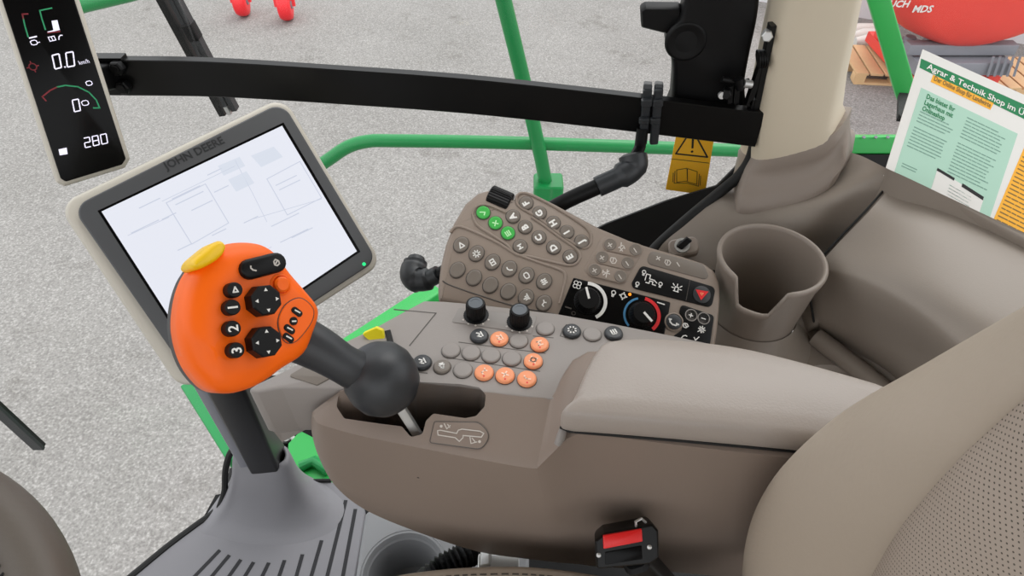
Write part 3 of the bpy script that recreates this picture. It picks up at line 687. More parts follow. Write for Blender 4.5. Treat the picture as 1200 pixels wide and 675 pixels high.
# hinge fittings with bolts between housing and pillar
hg = thing('pillar_hinge', Py(880, 100, .69), 'black hinge bracket with bolts and springs beside the beige pillar', 'hinge')
def hp_(x, y, d=.68): return Py(x, y, d)
bm = bmesh.new(); boxbar(bm, hp_(905, 28), hp_(880, 150), .006, .012, (0, -1, 0)); boxbar(bm, hp_(893, 72), hp_(876, 122), .006, .01, (0, -1, 0)); boxbar(bm, hp_(878, 122), hp_(888, 118), .012, .01, (0, -1, 0)); obj('bracket', bm, M_BLACK, hg)
for q in [(899, 42), (851, 110)]:
    bm = bmesh.new(); f = Frame(hp_(q[0], q[1], .672), (-.3, -1, .2), (0, 0, 1)); prism(bm, f, circle((0, 0), .006, 6), [(0, -.01), (0, .004), (.001, .005)]); obj('bolt', bm, M_STEEL if q[0] > 880 else M_BLKPL, hg)
bm = bmesh.new(); tube(bm, [hp_(890, 68, .675), hp_(896, 66, .675)], .008, 12); 
for k in range(4): tube(bm, [hp_(888+2.6*k, 69, .675), hp_(889.6+2.6*k, 68.6, .675)], .010, 12)
obj('spring', bm, M_BLKPL, hg)
bm = bmesh.new(); tube(bm, [hp_(846, 93), hp_(852, 94), hp_(870, 97), hp_(878, 95)], .0035, 10); tube(bm, [hp_(866, 92, .674), hp_(868, 104, .674)], .005, 10); boxbar(bm, hp_(864, 98), hp_(862, 120), .006, .006, (0, -1, 0)); boxbar(bm, hp_(856, 100), hp_(855, 120), .005, .006, (0, -1, 0)); obj('link_pin', bm, M_BLKPL, hg)
bm = bmesh.new(); tube(bm, [hp_(872, 98, .672), hp_(881, 99, .672)], .0045, 10); lathe(bm, Frame(hp_(845, 111, .672), (0, -1, .2), (0, 0, 1)), [(0, 0), (.004, 0), (.004, .004), (0, .004)], 10); obj('bright_pin', bm, M_STEEL, hg)

# ================================================================== CORNER DISPLAY (dark strip, left)
ctr = Pt(76, 100, .70); dz = -(ray(76, 100)).normalized()
dF0 = Frame(ctr, dz+R_*.10, (0, 0, 1)); a = dF0.dirpx(152, 190, -60, -195); 
dF = Frame(ctr, dF0.ez, dF0.ex*math.cos(a)+dF0.ey*math.sin(a))
dd = thing('corner_display', ctr, 'tall narrow dark instrument display with white digits at the left of the cross bar', 'display')
OUTD = [(-13, -30), (84, -30), (153, 186), (147, 197), (76, 219), (66, 214)]
P = fillet(ccw(dF.pts(OUTD)), [.004]*6, 4)
bm = bmesh.new(); prism(bm, dF, P, [(.006, -.024), (.001, -.020), (0, -.014), (0, -.004), (.0015, -.002), (.0035, -.001)]); obj('housing', bm, M_MON2, dd)
bm = bmesh.new(); boxbar(bm, dF.w(0, 0, -.02), cl[0]+Vector((.012, .010, 0)), .03, .03, (0, 0, 1), .004); obj('mount_arm', bm, M_BLKPL, dd)
P2 = fillet(ccw(dF.pts([(-6, -26), (79, -26), (147.5, 186), (143, 193), (77, 213), (71, 209)])), .003, 4)
bm = slab(dF, P2, -.003, .0002, .0006); face = obj('glass_face', bm, M_GLASSBLK, dd)
def Z1(L): return [(x*.3261, y*.3259) for x, y in L]
def hud(P, w, m, nm, closed=False, parent=None):
    bm = bmesh.new()
    for p in P: stroke(bm, dF, dF.pts(p), w, .0002, .0004, closed)
    return obj(nm, bm, m, parent or dd)
def seven(q, ch):
    tl, tr, br, bl = [Vector(v) for v in q]; ml, mr = (tl+bl)/2, (tr+br)/2
    S = {'a': (tl, tr), 'b': (tr, mr), 'c': (mr, br), 'd': (bl, br), 'e': (ml, bl), 'f': (tl, ml), 'g': (ml, mr)}
    on = {'0': 'abcdef', '2': 'abged', '8': 'abcdefg'}[ch]
    return [[tuple(S[k][0].lerp(S[k][1], .08)), tuple(S[k][0].lerp(S[k][1], .92))] for k in on]
sp_ = seven([(61, 65), (69, 63), (72, 79), (64.5, 81)], '0')+seven([(77, 62), (85.5, 60.6), (87.5, 77), (79, 78.6)], '0')+[[(75.8, 78.5), (76.6, 78.4)]]
hud(sp_, .0013, M_HUD, 'speed_digits')
bm = bmesh.new(); a = Vector(dF.px(92, 75)); b = Vector(dF.px(104, 72.6)); text(bm, dF.at(*dF.px(92, 74), .0003, dF.dirpx(92, 75, 12, -2.4)), 'km/h', .006, .0001, 'LEFT', (b-a).length); obj('speed_unit', bm, M_HUD, dd, recalc=False)
hud(seven([(84.6, 117.5), (91.8, 116), (94.3, 129.5), (87.2, 131)], '0'), .0012, M_HUD, 'engine_digit')
hud(seven([(98, 162), (104.6, 160.6), (106.7, 171.6), (100, 173)], '2')+seven([(107.8, 160), (114.4, 158.6), (116.4, 169.4), (109.6, 171)], '8')+seven([(117.6, 158), (124.2, 156.6), (126.2, 167.4), (119.4, 169)], '0'), .0011, M_HUD, 'rotor_digits')
bm = bmesh.new(); poly(bm, dF, dF.pts([(68.5, 175), (78, 173), (79.3, 180.5), (70, 182)]), .0002, .0004); obj('status_square', bm, M_HUD, dd)
bm = bmesh.new(); poly(bm, dF, dF.pts(Z1([(185, 75), (206, 72), (215, 108), (193, 113)])), .0002, .0004); poly(bm, dF, dF.pts(Z1([(170, 114), (195, 108), (196, 112), (172, 118)])), .0002, .0004); obj('level_bar', bm, M_HUD, dd)
hud([Z1([(100, 50), (80, 51), (84, 68)]), Z1([(172, 118), (215, 113)])], .0013, M_HUDR, 'red_scale'); hud([Z1([(165, 362), (152, 348), (180, 325), (205, 313)])], .0014, M_HUDR, 'red_arc')
hud([Z1([(84, 68), (90, 95), (101, 132)]), Z1([(186, 29), (143, 38), (150, 66), (163, 106)])], .0013, M_HUDG, 'green_scale'); hud([Z1([(205, 313), (235, 307), (280, 312), (320, 332), (346, 360), (358, 388), (336, 388)])], .0014, M_HUDG, 'green_arc')
hud([Z1([(106, 137), (131, 131)])], .0013, M_HUD, 'scale_mark')
def dicon(x, y, nm, s, w, m): 
    x, y = x*.326, y*.326; icon(dF.at(*dF.px(x, y), .0003, dF.dirpx(x, y, 12, -2.6)), nm, s, w, m, dd)
dicon(122, 153, 'engine', .004, .0008, M_HUD); dicon(140, 152, 'minus', .0015, .0008, M_HUD); dicon(187, 139, 'book', .004, .0008, M_HUD); dicon(217, 133, 'arm', .004, .0009, M_HUD)
dicon(320, 299, 'engine', .004, .0008, M_HUD); dicon(306, 370, 'engine', .0045, .0008, M_HUD); dicon(118, 240, 'cog', .006, .0010, M_HUDR)

# ================================================================== MONITOR + POST
mn = Vector((.47, -.60, .645)); mF0 = Frame(Pt(268, 290, .70), mn, (0, 0, 1)); a = mF0.dirpx(120, 247, 211, -101)
mF = Frame(mF0.o, mn, -mF0.ex*math.sin(a)+mF0.ey*math.cos(a))
mo = thing('touchscreen_monitor', mF.o, 'large tilted touchscreen monitor with pale metal rim and lit white screen', 'monitor')
P = fillet(ccw(mF.pts([(66, 240), (333, 112), (449, 309), (214, 461)], -.006)), .020, 8)
bm = bmesh.new(); prism(bm, mF, P, [(.030, -.055), (.012, -.045), (.003, -.036), (0, -.030), (0, -.010), (.0012, -.006), (.003, -.005), (.005, -.0045)]); obj('housing', bm, M_MON2, mo, ang=50)
P = fillet(ccw(mF.pts([(84, 243), (331, 119), (442, 305), (226, 447)], 0)), .016, 8)
bm = bmesh.new(); prism(bm, mF, P, [(0, -.008), (0, -.001), (.001, -.0002), (.0018, 0)]); bz = obj('bezel', bm, M_MON, mo)
SC = [(119, 248), (330.5, 147.5), (418, 294.5), (230.5, 421)]
def grow(P, d): c = (sum(p[0] for p in P)/4, sum(p[1] for p in P)/4); return [(c[0]+(x-c[0])*d, c[1]+(y-c[1])*d) for x, y in P]
bm = bmesh.new(); poly(bm, mF, mF.pts(grow(SC, 1.03)), -.001, .0003); obj('screen_border', bm, M_GLASSBLK, mo)
def screen_material():
    m = bpy.data.materials.new('lit_screen'); m.use_nodes = True; nt = m.node_tree; b = nt.nodes['Principled BSDF']
    c = lin('#e3e6f0'); b.inputs['Base Color'].default_value = (.05, .05, .055, 1); b.inputs['Roughness'].default_value = .25
    b.inputs['Emission Color'].default_value = c; b.inputs['Emission Strength'].default_value = .98; return m
bm = bmesh.new(); poly(bm, mF, mF.pts(SC), .0002, .0006); scr = obj('screen', bm, screen_material(), mo)
M_UI = glow('screen_line', '#c9cfdf', 1); M_UI2 = glow('screen_panel', '#d8deea', 1)
def ZM(L): return [(110+x*.26667, 140+y*.26667) for x, y in L]
bm = bmesh.new()
for p in [[(318, 367), (490, 284), (592, 455), (430, 548), (318, 367)], [(760, 262), (905, 185), (1000, 345), (850, 420), (760, 262)]]:
    bm = bmesh.new(); stroke(bm, mF, mF.pts(ZM(p)), .0009, .0006, .0008); obj('window_outline', bm, M_UI, scr)
bm = bmesh.new()
for x, y, n in [(345, 350, 4), (360, 375, 4), (200, 390, 3), (165, 500, 4), (300, 440, 2), (800, 290, 3), (815, 310, 3), (530, 320, 2), (660, 455, 2), (520, 510, 2), (820, 540, 4), (870, 520, 3), (370, 575, 2), (780, 470, 4), (430, 400, 3), (500, 245, 2)]:
    q = ZM([(x, y), (x+n*30, y-n*14.5)]); stroke(bm, mF, mF.pts(q), .0010, .0006, .0008)
for p in [[(300, 360), (620, 205)], [(150, 510), (330, 430)], [(620, 180), (700, 330), (760, 450)], [(690, 440), (1000, 350)], [(560, 700), (780, 560)]]: stroke(bm, mF, mF.pts(ZM(p)), .0006, .0006, .0008)
o_ = obj('screen_print', bm, M_UI, scr); o_['kind'] = 'stuff'
bm = bmesh.new()
for p in [[(590, 265), (670, 228), (705, 280), (625, 318)], [(545, 205), (640, 165), (665, 205), (570, 248)], [(690, 160), (790, 120), (830, 165), (735, 210)]]: poly(bm, mF, mF.pts(ZM(p)), .0006, .0008)
obj('screen_tile', bm, M_UI2, scr)
lx, ly = ZM([(312, 208)])[0]; rx, ry = ZM([(572, 88)])[0]; a = Vector(mF.px(lx, ly)); b = Vector(mF.px(rx, ry))
bm = bmesh.new(); text(bm, mF.at(a.x, a.y, 0, mF.dirpx(lx, ly, rx-lx, ry-ly)), 'JOHN DEERE', .0115, .0003, 'LEFT', (b-a).length, .02); obj('maker_lettering', bm, M_INK, bz, recalc=False)
bm = bmesh.new(); lathe(bm, mF.at(*mF.px(426.5, 309.5)), [(0, -.001), (.0022, -.001), (.0022, .0006), (0, .0006)], 14); obj('status_led', bm, M_LED, mo)
mb = mF.w(-.01, -.02, -.05)
bm = bmesh.new(); boxbar(bm, mb, mb-mF.ez*.05, .09, .09, mF.ey, .01); obj('mount_block', bm, M_BLKPL, mo)
pb = Pz(313, 537, .16)
mp = thing('monitor_post', (pb.x, pb.y, .0), 'black square post rising from the grey floor boot to the monitor', 'post')
pt_ = Pt(252, 400, .80)
bm = bmesh.new(); ax = (pt_-pb).normalized(); boxbar(bm, pb-ax*.10, pt_, .055, .05, (0, -1, 0), .006); obj('post', bm, M_BLACK, mp)
bm = bmesh.new(); sx = Vector((-.040, -.004, 0)); boxbar(bm, pb-ax*.05+sx, pt_+sx, .018, .02, (0, -1, 0), .003); obj('side_sheen', bm, M_GREYM, mp)  # grey bar stands in for light reflected off the post's left face
bm = bmesh.new(); boxbar(bm, pt_-ax*.01, mb-mF.ez*.056, .05, .05, (0, -1, 0), .006); obj('tilt_arm', bm, M_BLACK, mp)

# ================================================================== FLOOR MAT WITH BOOT, TRAY
fm = thing('floor_mat', Pz(300, 620, 0), 'ribbed grey rubber floor mat with raised boot around the monitor post', 'mat')
MZ = .005
MP = [(120, 705), (156, 676), (196, 643), (228, 619), (252, 601), (266, 580), (272, 552), (300, 540), (345, 552), (352, 561), (386, 563), (425, 590), (428, 600), (414, 690), (400, 720), (120, 720)]
P = ccw([Pz(x, y, MZ).xy[:] for x, y in MP])
bm = bmesh.new(); prism(bm, HZ(0), P, [(0, -.012), (0, .004), (.002, .006)]); obj('mat', bm, M_MAT, fm)
bm = bmesh.new(); pe = [Pz(x, y, .004) for x, y in MP[:7]]; tube(bm, [p+Vector((0, .004, 0)) for p in crom(pe, 5)], .007, 8); obj('edge_trim', bm, M_GAP, fm)
bm = bmesh.new(); tube(bm, crom([Pz(256, 598, .006), Pz(263, 576, .05), Pz(264, 553, .11), Pz(269, 533, .155), Pz(277, 524, .166), Pz(290, 519, .167)], 4), .006, 8); obj('boot_edge', bm, M_GAP, fm)
bm = bmesh.new(); tube(bm, [Pz(350, 564, .008), Pz(388, 563, .008)], .004, 8); obj('rear_edge', bm, M_GAP, fm)
def boot(pxs, z): return [Pz(x, y, zz) if isinstance(z, list) else Pz(x, y, z) for (x, y), zz in zip(pxs, z if isinstance(z, list) else [0]*len(pxs))]
R0 = [(232, 622), (262, 575), (276, 562), (310, 550), (345, 553), (382, 568), (408, 592), (400, 618), (372, 634), (330, 642), (285, 640), (250, 632)]
R1 = [(252, 604), (270, 562), (281, 548), (310, 541), (340, 544), (366, 563), (384, 588), (376, 608), (352, 620), (322, 624), (288, 620), (264, 612)]
R2 = [(264, 585), (275, 548), (283, 535), (308, 530), (336, 533), (352, 552), (362, 574), (357, 590), (338, 600), (318, 602), (292, 598), (274, 592)]
R3 = [(271, 562), (277, 538), (283, 527), (306, 523), (334, 526), (343, 536), (348, 552), (346, 564), (336, 572), (318, 573), (296, 570), (280, 566)]
R4 = [(273, 534), (279, 528), (284, 523), (306, 519), (331, 522), (337, 526), (340, 534), (339, 541), (335, 546), (326, 549), (306, 543), (285, 537)]
R5 = [(278, 531), (282, 527), (286, 525), (306, 521), (328, 524), (332, 528), (334, 533), (333, 538), (330, 541), (324, 543), (306, 538), (288, 533)]
ringsB = [[Pz(x, y, z) for x, y in R] for R, z in [(R0, .004), (R1, .018), (R2, .055), (R3, .115), (R4, .165), (R5, .168)]]+[[Pz(x, y, .168)-Vector((0, 0, .03)) for x, y in R5]]
def smooth_rings(Rs, n=3, m=4): return grid_closed(Rs, n, m)
def grid_closed(Rs, nu, nv):
    D = [crom(r, nu, True) for r in Rs]; C = [crom(list(c), nv) for c in zip(*D)]; return [list(r) for r in zip(*C)]
bm = bmesh.new(); loft(bm, grid_closed(ringsB, 4, 4), True, False, False); obj('boot', bm, M_MAT, fm, ang=80)
def groove(a, b, nm='groove', w=.007):
    bm = bmesh.new(); A = Pz(*a, .006); B = Pz(*b, .006); stroke(bm, HZ(.006), [A.xy, B.xy], w, -.003, .0006); return obj(nm, bm, M_GRV, fm)
ZG = lambda x, y: (x*.375, 430+y*.375)
for a, b in [((684, 576), (560, 705)), ((714, 592), (620, 705)), ((750, 606), (680, 705)), ((790, 614), (735, 705)), ((838, 616), (795, 705)), ((888, 608), (855, 705)), ((944, 590), (912, 705)), ((1004, 546), (958, 705)), ((1080, 420), (1010, 705)), ((1110, 448), (1062, 705))]: groove(ZG(*a), ZG(*b))
ty = thing('side_tray', Pz(470, 650, .19), 'grey plastic floor tray with round recess under the console', 'tray')
P = ccw([Pz(x, y, .19).xy[:] for x, y in [(428, 598), (500, 590), (620, 620), (620, 700), (560, 730), (410, 730), (414, 690)]])
bm = bmesh.new(); prism(bm, HZ(.19), fillet(P, .01, 4), [(0, -.19), (0, -.006), (.002, -.002), (.006, 0)]); tr = obj('tray', bm, M_TRAY, ty)
tc = Pz(474, 672, .19); bm = bmesh.new(); TF = Frame(tc, (0, 0, 1), (0, 1, 0)); lathe(bm, TF, [(.05, -.10), (.057, -.02), (.062, -.004), (.07, .01)], 40); n0_ = len(tr.data.vertices); cut(tr, bm); pass
bm = bmesh.new(); lathe(bm, TF, [(.058, -.012), (.066, -.001), (.0685, .0015), (.071, -.001)], 40, cap=False); obj('recess_rim', bm, M_TRAY, ty, ang=80)
hs = thing('corrugated_hose', Py(548, 652, .33), 'black corrugated hose between seat cushion and console', 'hose')
bm = bmesh.new(); path = crom([Vector((-.19, .33, .192)), Py(488, 690, .30), Py(520, 664, .315), Py(548, 650, .33), Py(580, 636, .36), Py(620, 622, .40)], 12); rad = [(.0165 if k % 2 else .0125) for k in range(len(path))]; tube(bm, path, rad, 16); obj('hose', bm, M_BLKPL, hs, ang=10)
sr = thing('seat_bracket', Py(580, 655, .31), 'small pale metal bracket behind the seat cushion beside the hose', 'bracket')
bm = bmesh.new(); boxbar(bm, Py(560, 660, .31), Py(608, 662, .31), .02, .01, (0, 0, 1), .002); boxbar(bm, Py(568, 652, .315), Py(578, 664, .315), .012, .02, (0, -1, 0), .002); obj('bracket', bm, M_STEEL, sr)

# ================================================================== CONSOLE
ZT = .72
ck = thing('armrest_console', (.0, .33, .45), 'brown armrest console with lighter control deck, lever slot and padded lid', 'console')
def zx(L, z): return [Pz(x, y, z).xy[:] for x, y in L]
TOPP = zx([(497, 352), (520, 352.5), (560, 356), (652, 367), (720, 379), (790, 393), (860, 408), (860, 460), (700, 470), (653, 469), (565, 460), (487, 451), (440, 452), (405, 456), (372, 455), (330, 455), (302, 460), (288, 458), (300, 450), (440, 383), (480, 361)], ZT)
P = fillet(ccw(TOPP), .004, 3)
bm = bmesh.new(); prism(bm, HZ(ZT), P, [(.010, -.085), (0, -.065), (0, -.0022), (.0007, -.0007), (.0018, 0)]); deck = obj('deck', bm, M_CTOP, ck, ang=40)
# pod towards the driver: slanted front, rounded nose, side wall
ST = [((398, 459), (366, 482), .700, (364, 498), .345), ((406, 456), (367, 487), .699, (366, 515), .343), ((420, 453), (373, 495), .698, (374, 540), .337), ((440, 451.5), (390, 501), .697, (392, 572), .331),
      ((462, 450), (420, 509), .696, (425, 599), .326), ((487, 450), (458, 517), .695, (480, 623), .318), ((565, 459), (528, 531), .695, (560, 649), .312), ((612, 463.5), (592, 543), .695, (622, 658), .308),
      ((638, 466.5), (620, 547.5), .695, (648, 661), .307, .7196),
      ((646, 466), (629, 548), .6955, (657, 662), .307, .7196), ((652, 459), (640, 537), .706, (668, 663), .306, .722), ((661, 442), (653, 524), .717, (680, 664), .305, .727), ((672, 425), (664, 513), .727, (692, 666), .304, .731), ((690, 415), (680, 506), .731, (705, 667), .304, .732),
      ((740, 412), (730, 512), .731, (750, 670), .303, .732), ((800, 411), (790, 520), .731, (800, 674), .302, .732), ((870, 414), (860, 528), .731, (865, 680), .30, .732), ((960, 440), (930, 536), .731, (930, 690), .298, .732), ((1040, 462), (1000, 546), .731, (990, 700), .296, .732)]
def podring(A, B, zb, C, yc, za=ZT-.0004):
    a = Pz(*A, za); b = Pz(*B, zb); c = Py(*C, yc); out = Vector((b.x-a.x, b.y-a.y, 0)).normalized() if (b-a).xy.length > 1e-6 else Vector((0, -1, 0))
    sl = (b-a).normalized(); dn = (c-b).normalized()
    L = min((b-a).length, .03)
    pts = [a, a.lerp(b, .5), b-sl*L*.30, b-sl*L*.12+dn*.0006, b+dn*.0018, b+dn*L*.14+sl*.0000, b+dn*L*.4]
    w = [b.lerp(c, .35), b.lerp(c, .7), c-dn*.008, c+Vector((0, .004, .0))]
    inn = [Vector((c.x, c.y+.012, c.z+.002)), Vector((a.x, a.y+.006, (a.z*.5+c.z*.5))), Vector((a.x, a.y+.006, a.z-.004))]
    return pts+w+inn
rings = [podring(*s) for s in ST]
D = [crom(list(c), 5) for c in zip(*rings[:10])]; rings = [list(r) for r in zip(*D)]+rings[10:]
r0 = rings[0]; cen = sum(r0, Vector())/len(r0)
nose = [[cen+(p-cen)*k+Vector((-.0016*(1-k)*3, 0, 0)) for p in r0] for k in (.90, .97)]
bm = bmesh.new(); loft(bm, nose+rings); pod = obj('console_body', bm, M_CONS, ck, ang=24)
# lever slot through pod and deck
SL = [(394, 476), (398, 468), (430, 461), (480, 456), (540, 459), (562, 463), (570, 471), (568, 481), (558, 489), (545, 490.5), (508, 485), (499, 491), (494, 503), (480, 505), (470, 495), (430, 490), (402, 486)]
SP = ccw(zx(SL, .708))
def slotcut(): 
    b_ = bmesh.new(); prism(b_, HZ(.70), fillet(SP, .004, 4), [(0, -.062), (0, .06)]); return b_
cut(pod, slotcut()); cut(deck, slotcut())
bm = bmesh.new(); prism(bm, HZ(.70), offset(fillet(SP, .004, 4), -.004), [(0, -.070), (0, -.058)]); obj('slot_floor', bm, M_GAP, ck)
bm = bmesh.new(); tube(bm, [Pz(664, 491, .733), Pz(657, 513, .729), Pz(653, 521, .724)], [.003, .004, .003], 10); obj('hinge_channel', bm, M_BTNG, ck, ang=80)
# padded lid
LZ = .738
NEAR = [(657, 498), (668, 503), (690, 505), (800, 514), (940, 527), (1010, 534)]
FAR = [(1056, 470), (1052, 460), (1030, 447), (960, 426), (880, 406), (820, 397), (760, 393), (716, 396), (702, 405), (690, 425), (672, 465)]
P = [Pz(x, y, .742).xy[:] for x, y in NEAR]+[Pz(x, y, .766).xy[:] for x, y in FAR]
P = [tuple(p) for p in crom([Vector(p) for p in ccw(P)], 3, True)]
ax0, ax1 = Pz(735, 445, .75).xy, Pz(985, 470, .75).xy
bm = bmesh.new(); loft(bm, [[(u, v, h) for u, v in inset_axis(P, ax0, ax1, d)] for d, h in [(.008, .728), (.006, .7365), (.0015, .738), (0, .741), (-.0006, .750), (-.0006, .7575), (.0006, .7615), (.0028, .7640), (.0060, .7652), (.011, .7665), (.018, .7678)]]); pad = obj('armrest_lid', bm, M_LID, ck, ang=60)
bm = bmesh.new(); ln = [Pz(x, y+1.5, .735) for x, y in NEAR]; tube(bm, ln, .0022, 8); obj('lid_gap', bm, M_GAP, ck)

# deck details
CF = HZ(ZT)
KC = lambda x, y: (460+.3112*x, 330+.3112*y)
def groove_line(L, nm='engraved_line', w=.0009, par=None, F=CF, m=None):
    bm = bmesh.new(); stroke(bm, F, F.pts(L), w, -.0005, .00015); return obj(nm, bm, m or M_RIM, par or ck)
groove_line([KC(250, 228), KC(415, 250), KC(575, 270)]); groove_line([KC(215, 288), KC(555, 338)]); groove_line([KC(530, 205), KC(605, 212)])
groove_line([(462, 362.5), (511, 367), (480, 405)], 'pad_seam', .0012); groove_line([KC(655, 162), KC(640, 178), KC(632, 205), KC(680, 218)]); groove_line([KC(90, 340), KC(130, 345)], 'button_mark', .0012)
bm = slab(CF, fillet(ccw(CF.pts([KC(250, 100), KC(545, 130), KC(522, 198), KC(222, 153)])), .002), -.001, .0007, .0003); kp = obj('knob_plate', bm, M_BTNG, ck)
LUP = (-1, .30)                       # print reads from the driver's seat: its top points to the front of the machine
def updir(F, x, y, d=LUP): return F.dirpx(x, y, d[0]*10, d[1]*10)-PI/2
for kx, ky in [(315, 128), (478, 153)]:
    x, y = KC(kx, ky); f = CF.at(*CF.px(x, y))
    bm = bmesh.new(); prof = [(0, 0), (.0125, 0), (.0125, .0015), (.0096, .002), (.0096, .004), (.0100, .0045), (.0096, .0165), (.0088, .0185), (.0080, .0188), (0, .0188)]
    lathe(bm, f, prof, 64, .035, 1); kb_ = obj('rotary_knob', bm, M_BLKPL, ck, ang=25)
    bm = bmesh.new(); lathe(bm, f, [(0, .0186), (.0072, .0186), (.0072, .0192), (.005, .0192), (.005, .0189), (0, .0189)], 32); obj('knob_cap', bm, mat('knob_cap_grey', '#4d5359', .4), kb_)
    bm = bmesh.new()
    for k in range(5):
        an = -PI/2-1.1+k*.55; poly(bm, f, circle((.0142*math.cos(an), .0142*math.sin(an)), .0011, 8), .0006, .0010)
    obj('scale_print', bm, M_WHITE2, kp)
def cbutton(kx, ky, m, ic=None, im=None, r=.0090, h=.0035, led=None):
    x, y = KC(kx, ky); f = CF.at(*CF.px(x, y+1))
    bm = bmesh.new(); lathe(bm, f, [(0, -.001), (r+.0006, -.001), (r+.0006, .0004), (r, .0004), (r, .0004)], 28); rim = obj('button_rim', bm, M_RIM, ck)
    bm = bmesh.new(); lathe(bm, f, [(0, 0), (r, 0), (r, h*.55), (r-.0007, h*.9), (r-.002, h), (0, h*.93)], 28); b = obj('push_button', bm, m, ck, ang=50)
    rim.parent = b
    if ic:
        g = f.at(0, 0, h, updir(f, x, y)); icon(g, ic, r*.52, .0013, im or M_WHITE, b)
    if led:
        bm = bmesh.new(); poly(bm, f.at(.0, -r*.62, h), circle((0, 0), .0009, 8), -.0003, .0003); obj('indicator', bm, led, b)
    return b
M_OSYM = mat('orange_symbol', '#ffd9c0', .6)
for x, y, i in [(402, 216, 'wave'), (554, 237, 'N'), (530, 300, 'cog'), (345, 343, 'tool'), (424, 354, 'cross'), (506, 367, 'arm')]: cbutton(x, y, M_ORB, i, M_OSYM, led=M_RED)
for x, y in [(475, 222), (575, 175), (752, 197), (220, 258), (296, 267), (371, 277), (449, 288), (265, 332)]: cbutton(x, y, M_CTOP, h=.0024)
for x, y, i in [(327, 205, 'wave'), (675, 187, 'gear'), (832, 195, 'list'), (112, 305, 'wave')]: cbutton(x, y, M_GRIP, i)
cbutton(187, 320, M_BTN, 'horn', r=.0082, h=.0025)
# gate diagram plate on the slanted front
A = Pz(565, 459, ZT); B = Pz(528, 531, .695); C_ = Pz(458, 517, .695); nrm = (B-A).cross(C_-A); nrm = nrm if nrm.z > 0 else -nrm
GP = Frame(B, nrm, (0, 0, 1)); KG = KC
gl_ = fillet(ccw(GP.pts([KG(158, 527), KG(325, 530), KG(372, 578), KG(335, 632), KG(140, 606)])), [.002, .008, .01, .010, .002], 6)
bm = slab(GP, gl_, -.001, .0006, .0003); gp = obj('gate_plate', bm, M_CONS, ck)
bm = bmesh.new(); tube(bm, [GP.w(u, v, .0003) for u, v in gl_+gl_[:1]], .0005, 6, False); obj('plate_outline', bm, M_RIM, gp)
bm = bmesh.new(); L = [KG(170, 562), KG(172, 578), KG(236, 588), KG(252, 602), KG(266, 588), KG(266, 580), KG(335, 586), KG(344, 572), KG(330, 564), KG(262, 556), KG(248, 560), KG(242, 572), KG(180, 560)]
stroke(bm, GP, GP.pts(L), .0009, .0005, .0009, True)
for P_ in [[KG(195, 535), KG(205, 555), KG(218, 542)], [KG(208, 538), KG(216, 550)], [KG(292, 586), KG(296, 610), KG(318, 604)], [KG(300, 590), KG(312, 604)]]: stroke(bm, GP, GP.pts(P_), .0008, .0005, .0009)
for c in (KG(184, 545), KG(328, 603)): poly(bm, GP, circle(GP.px(*c), .0013, 10), .0005, .0009)
obj('gate_diagram', bm, M_WHITE2, gp)
# raised embossed plate and yellow tab at the front of the deck
bm = slab(CF, fillet(ccw(CF.pts([(338, 441), (360, 428), (392, 441), (372, 452)])), .002), -.001, .0012, .0005); obj('front_plate', bm, M_BTN, ck)
yt = Pz(439, 393, ZT); bm = bmesh.new(); f = Frame(yt, (.1, -.75, .65), (.45, .2, .5)); prism(bm, f, fillet([(-.011, -.006), (.011, -.008), (.012, .003), (.003, .010), (-.004, .008)], .002), [(0, -.004), (0, .003), (.001, .004)]); obj('release_tab', bm, M_YEL2, ck)
bm = bmesh.new(); boxbar(bm, yt+Vector((.012, .006, -.006)), yt+Vector((.022, -.025, -.004)), .006, .014, (0, 0, 1), .001); obj('tab_slot', bm, M_GAP, ck)

# ================================================================== CONTROL LEVER
hc = Pt(288, 378, .475); vd = ray(288, 378).normalized()
lF0 = Frame(hc, -vd+R_*.52+U_*.08, (0, .7, .7)); a = lF0.dirpx(288, 378, 0, -50)
JF = Frame(hc, lF0.ez, lF0.ex*math.cos(a)+lF0.ey*math.sin(a))
cl_ = thing('control_lever', Pz(487, 503, .66), 'orange multifunction control lever with black buttons on a dark ball joint', 'lever')
KJ = lambda x, y: (180+.4*x, 260+.4*y)
JO = [(112, 142), (150, 92), (195, 70), (250, 60), (310, 68), (352, 97), (392, 152), (438, 208), (468, 248), (474, 280), (458, 330), (432, 388), (370, 430), (330, 460), (280, 488), (222, 503), (165, 494), (118, 448), (90, 395), (74, 335), (71, 285), (78, 228), (92, 180)]
OP = ccw([tuple(p) for p in crom([Vector(p) for p in JF.pts([KJ(*q) for q in JO], -.012)], 4, True)])
bm = bmesh.new(); prism(bm, JF, OP, [(.012, -.050), (.004, -.046), (.0005, -.038), (.0005, -.0290)]); obj('rear_shell', bm, M_GRIP, cl_, ang=60)
bm = bmesh.new(); loft(bm, [[JF.w(u, v, h) for u, v in inset_axis(OP, JF.px(*KJ(190, 375)), JF.px(*KJ(295, 190)), d)] for d, h in [(.002, -.0292), (0, -.0285), (0, -.014), (.0008, -.008), (.0026, -.003), (.0055, .0005), (.0095, .003), (.014, .0044), (.019, .005), (.026, .005)]]); head = obj('orange_shell', bm, M_ORANGE, cl_, ang=70)
H0 = .005
def JP(x, y, h=H0): return JF.px(*KJ(x, y), h)
